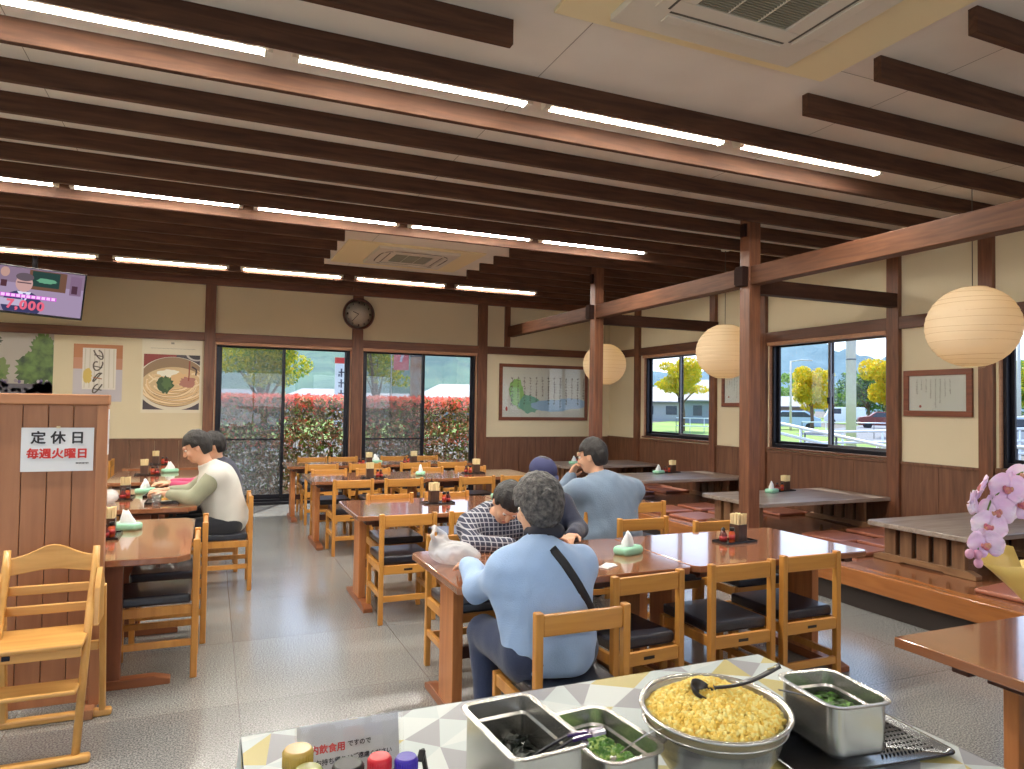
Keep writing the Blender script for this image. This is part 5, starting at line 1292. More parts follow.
def hand_prims(W, d, nrm, s=1.0, curl=.5, side=1):
    """wrist W, pointing d, palm facing nrm; side=+1 thumb towards cross(d,nrm)"""
    W = np.array(W); d = np.array(d)/np.linalg.norm(d); nrm = np.array(nrm, float); nrm -= d*(nrm@d); nrm /= np.linalg.norm(nrm); t = np.cross(d, nrm)*side
    R = np.column_stack([t, d, nrm]); P = [('e', tuple(W+d*.05*s), (.040*s, .052*s, .016*s), R, .012)]
    for i, (o, l) in enumerate([(.028, .072), (.010, .080), (-.009, .075), (-.027, .060)]):
        b = W+d*.088*s+t*o*s; d1 = d*math.cos(curl*.6)+nrm*math.sin(curl*.6)+t*o*1.2; d1 /= np.linalg.norm(d1); m = b+d1*l*.5*s
        d2 = d*math.cos(curl*1.6)+nrm*math.sin(curl*1.6); e = m+d2*l*.5*s
        P += [('c', tuple(b-d*.015), tuple(m), .0095*s, .0088*s, .004), ('c', tuple(m), tuple(e), .0088*s, .0075*s, .004)]
    b = W+d*.02*s+t*.030*s; m = b+(d*.55+t*.7+nrm*.35)*.038*s; e = m+(d*.85+t*.15+nrm*.45)*.036*s
    P += [('c', tuple(b), tuple(m), .013*s, .011*s, .010), ('c', tuple(m), tuple(e), .011*s, .0088*s, .004)]
    return P
def person(label, loc_, rz, J, top, trou, hair, hairfn, shoes=M_shoe, group=None, sleeve=1.0, tops=None, disp_seed=1, dress=.0, belly=0):
    r = thing('person', label, 'person', loc_, rz)
    g = lambda k: np.array(J[k], float)
    pel, che, nek, hd = g('pelvis'), g('chest'), g('neck'), g('head'); w = J.get('w', .175); R = np.array(J.get('R', np.eye(3))); s = J.get('s', 1.0)
    def torso(i):
        T = J.get('T', np.eye(3))
        return [('e', tuple(pel), (w*.92+i, .125+i, .13+i), T, .05), ('c', tuple(pel+[0, 0, .05]), tuple(che), .115+i, .125+i, .06), ('e', tuple((pel+che)/2+[0, .01+belly, 0]), (w*.86+i, .125+i+belly, .17+i), T, .06),
                ('e', tuple(che+[0, 0, .0]), (w*.98+i, .125+i, .16+i), T, .06), ('c', tuple(g('shL')), tuple(g('shR')), .062+i, .062+i, .07), ('c', tuple(che+[0, 0, .1]), tuple(nek), .075+i, .055+i*.6, .05)]
    def arm(q, i, t0=0, t1=1):
        S, E, Wr = g('sh'+q), g('el'+q), g('wr'+q); o = [('c', tuple(S), tuple(E), .052+i, .042+i, .04)]
        if t1 >= 1: o.append(('c', tuple(E), tuple(Wr), .042+i, .028+i*.8, .02))
        elif t1 > .5: o.append(('c', tuple(E), tuple(E+(Wr-E)*(t1-.5)*2), .042+i, .036+i, .02))
        return o
    def leg(q, i):
        Hh, Kn, An = g('hip'+q), g('kn'+q), g('an'+q); return [('c', tuple(Hh), tuple(Kn), .085+i, .056+i, .05), ('c', tuple(Kn), tuple(An), .056+i, .037+i, .02)]
    body = torso(-.012)+arm('L', -.006)+arm('R', -.006)+leg('L', -.008)+leg('R', -.008)+[('c', tuple(nek-[0, 0, .03]), tuple(hd+R@np.array([0, -.02, -.05])), .050, .048, .03)]
    HP, f = head_prims(hd, R, s); body += HP
    for q, sd in (('L', -1), ('R', 1)):
        E, Wr = g('el'+q), g('wr'+q); body += hand_prims(Wr, J.get('hd'+q, Wr-E), J.get('hn'+q, (0, 0, -1)), s*.95, J.get('curl'+q, .55), side=-sd)
    for q in 'LR': A = g('an'+q); body += [('c', tuple(A+[0, -.02, -.035]), tuple(A+[0, .12, -.05]), .032, .026, .03)]
    o = sdf_mesh('body', body, .0065, M_skin, r)
    for q in (-1, 1):
        e = MB(); e.ball(f((q*.030, .0805, .012)), (.0118, .0090, .0095), 12, 8, rot=Matrix(R.tolist())); e.build('eye', M_eye, r)
        e = MB(); e.ball(f((q*.030, .0888, .012)), (.0052, .0022, .0052), 10, 6, rot=Matrix(R.tolist())); e.build('iris', M_iris, r)
    e = MB(); e.ball(f((0, .0935, -.053)), (.020, .006, .006), 12, 6, rot=Matrix(R.tolist())); e.build('mouth', M_lip, r)
    i = J.get('loose', .018)
    if tops is None: cl = torso(i)+arm('L', i, t1=sleeve)+arm('R', i, t1=sleeve)
    else: cl = tops(torso, arm, i)
    nz = J.get('fold', .006)
    fold = lambda q: nz*wav(q*np.array([1, 1, .6]), 26, disp_seed)+nz*.35*wav(q, 70, disp_seed+7)
    hc_ = f((0, 0, 0)); hem = J.get('hem', .40)
    def cutf(q): return np.maximum(hem-q[:, 2], .075*s-np.linalg.norm((q-(nek+[0, .02, .055])), axis=1))
    mesh = sdf_mesh('top', cl, .009, top, r, fold, cutf); J['_cl'] = (cl, fold)
    cl2 = [('e', tuple(pel), (w*.95+.012, .135, .12), J.get('T', np.eye(3)), .05)]+leg('L', .014)+leg('R', .014)
    sdf_mesh('trousers', cl2, .010, trou, r, lambda q: .004*wav(q, 40, disp_seed+3), lambda q: (g('anL')[2]+.03)-q[:, 2])
    for q in 'LR':
        A = g('an'+q); sdf_mesh('shoe', [('c', tuple(A+[0, -.03, -.038]), tuple(A+[0, .13, -.046]), .042, .036, .03), ('e', tuple(A+[0, -.02, -.01]), (.042, .05, .045), None, .03)], .010, shoes, r, None, lambda q_: (A[2]-.079)-q_[:, 2])
    hairfn(r, hd, R, s, hair, f)
    return r, f
def hair_short(r, hd, R, s, m, f, nape=-.02, vol=.014, curl=.004, seed=3, front=.050):
    P = [('e', f((0, -.018, .030)), ((.076+vol)*s, (.092+vol)*s, (.098+vol)*s), R, .02), ('e', f((0, -.06, -.02)), (.062*s, .045*s, .07*s), R, .03)]
    hdv = np.array(hd)
    def cut(q):
        L = (q-hdv)@R/s; face = np.minimum(L[:, 1]-.030+.0*L[:, 2], front-L[:, 2])  # carve the face: in front and low
        ear = np.minimum(L[:, 1]+.025, -.0+.012-L[:, 2]); low = nape-.055-L[:, 2]
        return np.maximum.reduce([face, low, ear])
    return sdf_mesh('hair', P, .0055, m, r, lambda q: curl*wav(q, 110, seed)+curl*wav(q, 200, seed+1), cut)
def straps(name, r, J, pts, w, m, lift=.006):
    cl, fold = J['_cl']; V = []; ptsn = []
    for (x, z) in pts:
        ys_ = np.linspace(-.45, .12, 400); q = np.column_stack([np.full(400, x), ys_, np.full(400, z)]); d = sdf_eval(cl, q)+fold(q); k = np.argmax(d < 0)
        if not (d < 0).any(): continue
        ptsn.append(Vector((x, ys_[k]-lift, z)))
    mb = MB(); mb.v = []
    for i, p in enumerate(ptsn):
        t = (ptsn[min(i+1, len(ptsn)-1)]-ptsn[max(i-1, 0)]).normalized(); s_ = t.cross(Vector((0, 1, 0))).normalized()*w/2
        for a in (p-s_, p+s_, p+s_+Vector((0, .005, 0)), p-s_+Vector((0, .005, 0))): mb.v.append(tuple(a))
    n = len(ptsn); mb.f = [(4*i+k, 4*i+4+k, 4*i+4+(k+1) % 4, 4*i+(k+1) % 4) for i in range(n-1) for k in range(4)]+[(3, 2, 1, 0), (4*n-4, 4*n-3, 4*n-2, 4*n-1)]
    mb.mi = [0]*len(mb.f); mb.sm = [True]*len(mb.f); return mb.build(name, m, r)

# woman in pale blue, back to the viewer
M_knit = fab('knit_pale_blue', (158, 186, 226), .06, .25, 220); M_greyhair = mat('hair_grey', (104, 100, 98), .6, col2=(52, 50, 52), nscale=60, bump=.8, bscale=110)
J = dict(pelvis=(0, .0, .55), chest=(-.02, .05, .78), neck=(-.015, .08, .935), head=(-.01, .13, 1.07), shL=(-.165, .06, .84), shR=(.15, .07, .835), elL=(-.205, .28, .72), wrL=(-.165, .51, .765), elR=(.19, .33, .74), wrR=(.06, .52, .76),
         hipL=(-.10, .02, .50), hipR=(.10, .02, .50), knL=(-.13, .42, .49), knR=(.12, .42, .49), anL=(-.13, .34, .09), anR=(.10, .38, .09), w=.19, loose=.022, fold=.015, hem=.452, R=rotm('X', -.30)@rotm('Z', .15), hdL=(.1, .95, -.05), curlL=.6, curlR=.6)
wo, f = person('grey haired person in a pale blue sweater, back turned, at the nearest table', (1.27, 2.54, 0), 0, J, M_knit, M_jean, M_greyhair, lambda r, hd, R, s, m, f: hair_short(r, hd, R, s, m, f, nape=-.055, vol=.026, curl=.006, front=.045), disp_seed=11)
straps('shoulder_strap', wo, J, [(-.055+.215*t, .985-.34*t) for t in np.linspace(.13, 1.0, 24)], .034, mat('strap_black', (28, 28, 34), .6))
sdf_mesh('collar', [('c', (-.045, .06, .985), (.05, .06, .985), .032, .032, .03), ('c', (-.06, .10, .98), (-.02, .145, .975), .022, .022, .02), ('c', (.06, .10, .98), (.02, .145, .975), .022, .022, .02)], .007, mat('collar_dark', (44, 44, 54), .8), wo)
MB().lathe([(.034, -.015), (.036, 0), (.034, .015)], 16, c=J['wrL'], rot=Vector((.04, .23, .045)).to_track_quat('Z', 'Y').to_matrix()).build('cuff', mat('cuff_dark', (34, 34, 44), .7), wo)

# person in the plaid shirt facing the viewer with head bowed
def plaid():
    m, t, b = nodes('plaid_cloth'); L = t.links.new
    tcn = t.nodes.new('ShaderNodeTexCoord'); ws = []
    for ax in ('X', 'Z', 'DIAGONAL'):
        if ax == 'DIAGONAL': continue
        w = t.nodes.new('ShaderNodeTexWave'); w.bands_direction = ax; w.inputs['Scale'].default_value = 13; w.inputs['Distortion'].default_value = .6; L(tcn.outputs['Object'], w.inputs['Vector'])
        r = t.nodes.new('ShaderNodeValToRGB'); r.color_ramp.elements[0].position = .86; r.color_ramp.elements[1].position = .93; r.color_ramp.elements[0].color = (0, 0, 0, 1); L(w.outputs['Fac'], r.inputs[0]); ws.append(r)
    a = t.nodes.new('ShaderNodeMath'); a.operation = 'MAXIMUM'; L(ws[0].outputs[0], a.inputs[0]); L(ws[1].outputs[0], a.inputs[1])
    mx = t.nodes.new('ShaderNodeMix'); mx.data_type = 'RGBA'; mx.inputs[6].default_value = srgb(58, 60, 78); mx.inputs[7].default_value = srgb(168, 168, 176); L(a.outputs[0], mx.inputs[0]); L(mx.outputs[2], b.inputs['Base Color']); b.inputs['Roughness'].default_value = .9; return m
M_black_hair = mat('hair_black', (30, 26, 26), .5, bump=.6, bscale=120)
J = dict(pelvis=(0, .02, .55), chest=(0, .16, .74), neck=(0, .25, .86), head=(.0, .35, .945), shL=(-.15, .19, .80), shR=(.15, .19, .80), elL=(-.24, .36, .73), wrL=(-.08, .50, .745), elR=(.22, .36, .73), wrR=(.06, .50, .745),
         hipL=(-.09, .02, .50), hipR=(.09, .02, .50), knL=(-.11, .40, .49), knR=(.11, .40, .49), anL=(-.11, .36, .09), anR=(.11, .36, .09), w=.165, loose=.016, fold=.007, hem=.45, R=rotm('X', -.95)@rotm('Z', -.2), s=.95)
person('person in a dark plaid shirt bowing over the far side of the nearest table', (1.52, 4.02, 0), PI+.08, J, plaid(), M_jean, M_black_hair, lambda r, hd, R, s, m, f: hair_short(r, hd, R, s, m, f, vol=.018), disp_seed=21)

# person in the navy cap
M_navy = fab('navy_cloth', (40, 44, 66))
def cap_fn(r, hd, R, s, m, f):
    hair_short(r, hd, R, s, m, f, vol=.010)
    hv = np.array(hd)
    sdf_mesh('cap', [('e', f((0, -.012, .045)), (.093*s, .108*s, .092*s), R, .01)], .006, mat('cap_navy', (48, 52, 92), .8), r, None, lambda q: .035-((q-hv)@R)[:, 2])
    mb = MB(); v = []
    for k in range(13):
        a = PI*k/12; x = .075*math.cos(a)*s; y = (.075+.085*math.sin(a))*s
        for dz in (0, .004): v.append(f((x, y, .045-.02*math.sin(a)+dz)))
    v += [f((0, .06, .045)), f((0, .06, .049))]; F = []
    for k in range(12): F += [(2*k, 2*k+2, 26), (2*k+1, 27, 2*k+3), (2*k, 2*k+1, 2*k+3, 2*k+2)]
    mb.add(v, F).build('cap_peak', mat('cap_navy', (48, 52, 92), .8), r)
J = dict(pelvis=(0, .0, .56), chest=(0, .03, .80), neck=(0, .05, .94), head=(0, .09, 1.055), shL=(-.16, .04, .87), shR=(.16, .04, .87), elL=(-.2, .2, .74), wrL=(-.07, .36, .745), elR=(.2, .2, .74), wrR=(.07, .36, .745),
         hipL=(-.09, .0, .50), hipR=(.09, .0, .50), knL=(-.11, .40, .49), knR=(.11, .40, .49), anL=(-.11, .36, .09), anR=(.11, .36, .09), w=.165, loose=.014, hem=.45, R=rotm('X', -.35), s=.93)
person('person in a navy cap, mostly hidden behind the grey haired person', (1.90, 4.04, 0), PI, J, M_navy, M_trou, M_black_hair, cap_fn, disp_seed=31)

# man in the grey blue T-shirt, back to the viewer
M_gb = fab('cloth_grey_blue', (116, 134, 156), .14, .3, 120)
J = dict(pelvis=(0, .0, .56), chest=(0, .06, .82), neck=(-.03, .13, .985), head=(-.05, .185, 1.12), shL=(-.245, .07, .89), shR=(.245, .06, .87), elL=(-.30, .28, .80), wrL=(-.13, .35, .955), elR=(.27, .28, .74), wrR=(.10, .44, .76),
         hipL=(-.11, .0, .50), hipR=(.11, .0, .50), knL=(-.16, .42, .49), knR=(.16, .42, .49), anL=(-.14, .38, .09), anR=(.14, .38, .09), w=.26, loose=.024, fold=.008, hem=.45, s=1.06, fold_=0, R=rotm('Z', .6)@rotm('X', -.25), hdL=(.35, -.2, .9), hnL=(.3, -.8, 0), curlL=1.2)
mn, f = person('person in a grey blue T-shirt, back turned, eating at the second row', (2.71, 4.46, 0), .12, J, M_gb, M_trou, M_black_hair, lambda r, hd, R, s, m, f: hair_short(r, hd, R, s, m, f, vol=.012), sleeve=1.0, disp_seed=41)

# man in the white vest, facing left
M_white = fab('vest_white', (214, 212, 204), .06, .3, 200); M_oliv = fab('sleeve_olive', (150, 152, 128), .1)
J = dict(pelvis=(0, .0, .55), chest=(0, .08, .80), neck=(0, .17, .985), head=(0, .25, 1.12), shL=(-.165, .10, .90), shR=(.165, .10, .90), elL=(-.22, .26, .74), wrL=(-.07, .47, .77), elR=(.21, .28, .745), wrR=(.06, .47, .78),
         hipL=(-.10, .0, .50), hipR=(.10, .0, .50), knL=(-.13, .42, .49), knR=(.13, .42, .49), anL=(-.13, .38, .09), anR=(.13, .38, .09), w=.19, loose=.024, fold=.007, hem=.44, R=rotm('X', -.45), curlL=.9, curlR=.9)
def vest_tops(torso, arm, i): return torso(i)
pm, f = person('person in a white vest over olive sleeves, seated facing left', (.15, 6.20, 0), PI/2, J, M_white, M_trou, M_black_hair, lambda r, hd, R, s, m, f: hair_short(r, hd, R, s, m, f, vol=.018), tops=vest_tops, disp_seed=51)
for q in 'LR':
    S, E, Wr = [np.array(J[k+q], float) for k in ('sh', 'el', 'wr')]
    sdf_mesh('sleeve', [('c', tuple(S), tuple(E), .082, .066, .03), ('c', tuple(E), tuple(E+(Wr-E)*.78), .064, .042, .02)], .009, M_oliv, pm, lambda q_: .006*wav(q_, 40, 8))
# person in pink behind him
M_pink = fab('sleeve_pink', (196, 70, 112), .1)
J = dict(pelvis=(0, .0, .55), chest=(0, .05, .79), neck=(0, .10, .96), head=(0, .14, 1.09), shL=(-.155, .07, .88), shR=(.155, .07, .88), elL=(-.19, .26, .74), wrL=(-.03, .47, .765), elR=(.19, .26, .74), wrR=(.10, .49, .765),
         hipL=(-.09, .0, .50), hipR=(.09, .0, .50), knL=(-.11, .40, .49), knR=(.11, .40, .49), anL=(-.11, .36, .09), anR=(.11, .36, .09), w=.17, loose=.016, hem=.45, R=rotm('X', -.3), s=.95)
pk, f = person('person with pink sleeves hidden behind the one in the white vest', (.16, 6.86, 0), PI/2, J, M_navy, M_trou, M_black_hair, lambda r, hd, R, s, m, f: hair_short(r, hd, R, s, m, f, vol=.018), tops=vest_tops, disp_seed=61)
for q in 'LR':
    S, E, Wr = [np.array(J[k+q], float) for k in ('sh', 'el', 'wr')]
    sdf_mesh('sleeve', [('c', tuple(S), tuple(E), .072, .058, .03), ('c', tuple(E), tuple(E+(Wr-E)*.85), .056, .038, .02)], .009, M_pink, pk, lambda q_: .005*wav(q_, 40, 9))

# ------------------------------------------------------------------ outside
M_ground = mat('gravel_ground', (112, 108, 98), .95, noise=.18, nscale=.6, bump=.1, bscale=20)
M_road = mat('asphalt', (120, 122, 126), .9, noise=.12, nscale=.5)
M_grass = mat('grass_green', (104, 138, 54), .95, col2=(132, 152, 76), nscale=.35)
g = struct(MB().box(-200, 400, YB+.17, 600, -.35, -.06).box(XR+.17, 400, -200, YB+.17, -.35, -.06).build('ground', M_ground))
def patch(name, poly, z, m):
    struct(MB().prism(poly, -.08, z).build(name, m))
patch('lawn', [(15, 12), (26, 17), (60, 60), (52, 70), (28, 46), (18, 30)], -.02, M_grass)
patch('lawn', [(28, 8), (60, 26), (130, 90), (95, 100), (60, 52)], -.03, M_grass)
patch('lawn', [(-30, 32), (8, 30), (30, 60), (-30, 90)], -.03, M_grass)
patch('road', [(26, 14), (31, 14), (90, 62), (82, 66), (33, 33)], -.01, M_road)

def leaves(n, cen, size, curl=.25, jitter=.4):
    """n folded leaf quads at centres cen (n,3)"""
    n = len(cen); a = RNG.normal(size=(n, 3)); a /= np.linalg.norm(a, axis=1)[:, None]
    b = RNG.normal(size=(n, 3)); b -= (b*a).sum(1)[:, None]*a; b /= np.linalg.norm(b, axis=1)[:, None]; c = np.cross(a, b)
    s = size*(1+jitter*(RNG.random((n, 1))-.5)*2); w = s*.42
    V = np.stack([cen-a*s*.5, cen+b*w*.5+c*w*curl, cen+a*s*.5, cen-b*w*.5+c*w*curl], 1).reshape(-1, 3)
    F = np.arange(4*n).reshape(n, 4); return V, F
def blob_points(n, blobs, shell=.55):
    """random points in a union of ellipsoids (x,y,z,rx,ry,rz), denser at the surface"""
    wts = np.array([b[3]*b[5] for b in blobs]); wts = wts/wts.sum(); k = RNG.choice(len(blobs), n, p=wts); B = np.array(blobs)[k]
    d = RNG.normal(size=(n, 3)); d /= np.linalg.norm(d, axis=1)[:, None]; r = shell+(1-shell)*RNG.random((n, 1))**.6
    return B[:, :3]+d*r*B[:, 3:]
def leaf_mat(name, c1, c2, tr=.4):
    if name in MATS: return MATS[name]
    m, t, b = nodes(name); L = t.links.new
    g = t.nodes.new('ShaderNodeNewGeometry'); r = t.nodes.new('ShaderNodeValToRGB'); L(g.outputs['Random Per Island'], r.inputs[0])
    r.color_ramp.elements[0].color = srgb(*c1); r.color_ramp.elements[1].color = srgb(*c2); L(r.outputs[0], b.inputs['Base Color'])
    b.inputs['Roughness'].default_value = .5; tl = t.nodes.new('ShaderNodeBsdfTranslucent'); L(r.outputs[0], tl.inputs[0])
    mx = t.nodes.new('ShaderNodeMixShader'); mx.inputs[0].default_value = tr; L(b.outputs[0], mx.inputs[1]); L(tl.outputs[0], mx.inputs[2]); L(mx.outputs[0], t.nodes['Material Output'].inputs[0])
    MATS[name] = m; return m
M_lyel = leaf_mat('leaf_yellow_green', (228, 208, 44), (170, 178, 40)); M_lgold = leaf_mat('leaf_gold', (240, 196, 30), (206, 190, 40))
M_lgrn = leaf_mat('leaf_green', (96, 140, 50), (140, 172, 70)); M_ldark = leaf_mat('leaf_dark', (66, 96, 66), (96, 124, 84))
M_lred = leaf_mat('leaf_red', (228, 84, 68), (246, 150, 120)); M_lolive = leaf_mat('leaf_olive', (70, 66, 36), (128, 118, 58)); M_ltan = leaf_mat('leaf_tan', (176, 120, 96), (214, 186, 150))
M_bark = mat('bark', (120, 98, 78), .9, noise=.3, nscale=12)
def tree(label, x, y, trunk_h, blobs, n, size, m, rt_=.09, m2=None, share=.3, cat='tree', group='trees outside the windows'):
    r = thing('broadleaf_tree', label, cat, (x, y, -.08), group=group)
    pts = blob_points(n, blobs); V, F = leaves(n, pts, size); mi = (RNG.random(n) < share).astype(int) if m2 else np.zeros(n, int)
    raw('foliage', V, F, [m, m2 or m], r, False, mi)
    mb = MB(); mb.tube([(0, 0, 0), (rt_*.4, 0, trunk_h*.5), (0, rt_*.3, trunk_h), (0, 0, trunk_h*1.35)], [rt_, rt_*.8, rt_*.65, rt_*.35], 8)
    for b in blobs[:7]: mb.tube([(0, 0, trunk_h*.85), (b[0]*.5, b[1]*.5, trunk_h*.85+(b[2]-trunk_h*.85)*.6), (b[0], b[1], b[2])], [rt_*.45, rt_*.3, rt_*.12], 6)
    mb.build('trunk', M_bark, r); return r
def crown(w, h, zc, k=9, seed=1):
    rr = random.Random(seed); out = [(0, 0, zc, w*.24, w*.24, h*.26)]
    for i in range(k): a = 2*PI*i/k+rr.random(); q = .6+.4*rr.random(); out.append((math.cos(a)*w*.36*q, math.sin(a)*w*.36*q, zc+h*.36*(rr.random()*2-1), w*.16*(.6+.8*rr.random()), w*.16, h*.14*(.6+.8*rr.random())))
    for i in range(k): a = rr.random()*6.28; q = rr.random(); out.append((math.cos(a)*w*.3*q, math.sin(a)*w*.3*q, zc+h*.3*(rr.random()*2-1), w*.12, w*.12, h*.10))
    return out
tree('big yellow green tree seen through the left glass doors', 1.75, 27.4, 1.6, crown(4.0, 2.9, 3.2, 12, 3), 9000, .15, M_lyel, .16, M_lgrn, .35)
tree('sparse yellow green tree left of the red banner in the right glass doors', 5.25, 24.2, 1.7, crown(2.2, 2.6, 3.2, 9, 5)+[(.9, 0, 2.35, .5, .3, .22), (.5, 0, 2.5, .3, .3, .2)], 2600, .13, M_lyel, .10, M_lgrn, .4)
tree('yellow green tree with bare trunk seen through the far right window', 27.7, 37.1, 2.2, crown(4.2, 2.9, 3.55, 10, 8), 7000, .2, M_lyel, .14, M_lgold, .3)
tree('golden tree in the left pane of the middle right window', 35.3, 33.9, 1.9, crown(3.1, 2.9, 2.8, 14, 11), 7500, .19, M_lgold, .13, M_lyel, .5)
tree('golden tree in the right pane of the middle right window', 35.4, 28.2, 2.0, crown(3.6, 3.3, 3.1, 14, 13), 9000, .19, M_lgold, .13, M_lyel, .4)
tree('yellow green tree in the right edge window', 42.2, 25.5, 2.0, crown(4.6, 3.4, 3.0, 10, 17), 5000, .24, M_lyel, .13, M_lgrn, .5)
for i, (x, y, w, h, zc) in enumerate([(93, 90.7, 12, 8, 5.0), (99, 84, 14, 7, 4.0), (94, 79, 12, 7, 4.6), (75, 77, 9, 5, 2.6), (106, 70, 13, 7, 4.0), (118, 66, 13, 8, 4.5), (85, 98, 12, 6, 3.2), (120, 80, 14, 8, 4.2), (60, 92, 12, 6, 3), (130, 58, 14, 7, 4)]):
    tree(['dark green tree far behind the golden trees, tallest', 'dark bushy tree beyond the lawn', 'dark round tree behind the white pole', 'mid green tree beyond the lawn, left of the pole', 'dark tree beyond the right golden tree', 'dark tree at the far right beyond the lawn', 'green tree far off left of the dark ones', 'far dark tree behind the others', 'far green tree behind the low house', 'far tree seen past the right window edge'][i],
         x, y, zc*.5, crown(w, h, zc, 9, 20+i), 2200, .7, M_ldark if i % 3 != 0 else M_lgrn, .25, M_lgrn, .3, group='distant trees')

# hedge with red young leaves outside the glass doors
hg = thing('photinia_hedge', 'clipped hedge with red young leaves right outside the glass doors', 'hedge', (0, 12.6, -.06))
def hedge():
    x0, x1, D, Hh = -3.2, 5.6, 1.15, 1.62
    n = 36000; P = np.column_stack([RNG.uniform(x0, x1, n), RNG.uniform(-D/2, D/2, n), RNG.uniform(.12, Hh, n)])
    edge = RNG.random(n) < .6; P[edge, 1] = np.where(RNG.random(edge.sum()) < .6, -D/2, D/2)+RNG.normal(0, .05, edge.sum())
    P = P[RNG.random(n) < (.6+.4*(P[:, 2]/Hh))]
    V, F = leaves(0, P, .085); k = len(P); u = RNG.random(k); mi = np.where(u < .70, 0, np.where(u < .82, 1, 2)); raw('green_leaves', V, F, [M_lolive, M_lgrn, M_ltan], hg, False, mi)
    n = 10500; z = Hh-np.abs(RNG.normal(0, .09, n)); P = np.column_stack([RNG.uniform(x0, x1, n), RNG.uniform(-D/2-.05, D/2, n), z+.03+.035*np.sin(RNG.uniform(x0, x1, n)*9)])
    V, F = leaves(0, P, .085); raw('red_leaves', V, F, [M_lred, M_ltan], hg, False, (RNG.random(len(P)) < .12).astype(int))
    n = 1200; P = np.column_stack([RNG.uniform(x0, x1, n), RNG.uniform(-D/2-.05, -D/2+.2, n), RNG.uniform(.8, 1.3, n)]); V, F = leaves(0, P, .08); raw('scattered_red_leaves', V, F, M_lred, hg, False)
    mb = MB(); rr = random.Random(4)
    for i in range(130):
        x = rr.uniform(x0, x1); y = rr.uniform(-.25, .25); p = [(x, y, 0)]
        for k in range(4): p.append((p[-1][0]+rr.uniform(-.12, .12), p[-1][1]+rr.uniform(-.1, .1), p[-1][2]+.33))
        mb.tube(p, [.011, .010, .008, .006, .003], 5)
    mb.build('stems', mat('stem_grey', (150, 132, 110), .8), hg)
hedge()
gl = leaves(0, np.column_stack([RNG.uniform(-3.5, 6, 5000), RNG.uniform(11.6, 13.3, 5000), RNG.uniform(-.05, .02, 5000)]), .09)
o = raw('fallen_leaves', *gl, [M_ltan, mat('dry_leaf', (222, 214, 200), .8)], None, False, (RNG.random(5000) < .6).astype(int)); o['kind'] = 'stuff'; tag(o, 'dry fallen leaves on the ground under the hedge', 'leaves')

# hills
def hill(name, r0, r1, prof, m, th, n=160):
    """prof: list of (azimuth deg from +Y clockwise, height); slope rises from r0 to r1"""
    az = np.array([p[0] for p in prof]); hh = np.array([p[1] for p in prof]); A = np.linspace(az[0], az[-1], n); Hh = np.interp(A, az, hh)
    for k in (3, 7, 13): Hh = Hh*(1+.03*np.sin(A*k*.35+k))
    V = []; F = []; m_ = 14
    for i, a in enumerate(A):
        for j in range(m_+1):
            t = j/m_; r = r0+(r1-r0)*t; z = Hh[i]*(t**.8)*(1+.06*math.sin(i*.5+j*1.3)*(t < .95)) if t <= 1 else 0
            V.append((r*math.sin(math.radians(a)), r*math.cos(math.radians(a)), z-2))
    for i in range(n-1):
        for j in range(m_): q = i*(m_+1)+j; F.append((q, q+1, q+m_+2, q+m_+1))
    o = raw(name, V, F, m); struct(o, th)
M_hill = mat('forest_hill_hazed', (82, 112, 92), .95, col2=(46, 80, 78), nscale=.035, bump=.3, bscale=.05)  # distance haze mixed into the forest green as a bluish tint
M_hill2 = mat('far_mountain_hazed', (86, 116, 126), .95, col2=(68, 100, 112), nscale=.006)  # blue of the slopes is air haze put into the base colour
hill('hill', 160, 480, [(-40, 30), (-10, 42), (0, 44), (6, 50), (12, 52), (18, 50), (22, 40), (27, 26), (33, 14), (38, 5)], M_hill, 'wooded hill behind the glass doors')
hill('mountain', 900, 1600, [(20, 60), (30, 90), (36, 78), (40, 92), (43, 128), (45.2, 146), (47, 136), (49, 120), (51.5, 108), (56, 96), (62, 100), (75, 80)], M_hill2, 'far mountain tinted haze blue behind the right windows')

# houses
M_rgrey = mat('roof_tiles_pale', (128, 131, 134), .6, noise=.1, nscale=3); M_rdk = mat('roof_tiles_grey', (112, 114, 120), .6); M_hw = mat('house_wall', (176, 178, 176), .8); M_hg = mat('house_wall_grey', (128, 138, 150), .8)
M_win = mat('dark_window', (60, 70, 84), .2)
def house(label, x, y, w, d, hw_, hr, rz, roof=M_rgrey, wall=M_hw, base=None):
    r = thing('house', label, 'house', (x, y, -.08), rz, 'houses outside')
    X, Y = w/2, d/2
    MB().box(-X, X, -Y, Y, 0, hw_).build('wall', wall, r)
    ov = .5
    MB().add([(-X-ov, -Y-ov, hw_), (X+ov, -Y-ov, hw_), (X+ov, Y+ov, hw_), (-X-ov, Y+ov, hw_), (-X*.55, 0, hr), (X*.55, 0, hr), (-X-ov, -Y-ov, hw_-.12), (X+ov, -Y-ov, hw_-.12), (X+ov, Y+ov, hw_-.12), (-X-ov, Y+ov, hw_-.12)],
             [(0, 1, 5, 4), (2, 3, 4, 5), (1, 2, 5), (3, 0, 4), (6, 7, 1, 0), (7, 8, 2, 1), (8, 9, 3, 2), (9, 6, 0, 3), (9, 8, 7, 6)]).build('roof', roof, r)
    for k in range(3):
        xx = -X*.6+k*X*.6; MB().box(xx-w*.07, xx+w*.07, -Y-.03, -Y, hw_*.35, hw_*.78).build('window', M_win, r)
    MB().box(-.4, .4, -Y-.04, -Y, 0, hw_*.7).build('door', mat('house_door', (110, 90, 70), .6), r)
    return r
house('pale roofed house right of the big tree', 10.3, 71, 8, 6, 1.7, 2.9, -.2)
house('long pale roofed shed behind the sparse tree', 14.6, 66, 9.5, 5, 1.6, 2.5, -.25)
house('pale roofed grey house at the right end of the glass doors', 20.0, 58, 7, 5, 2.1, 3.3, -.35, M_rgrey, M_hg)
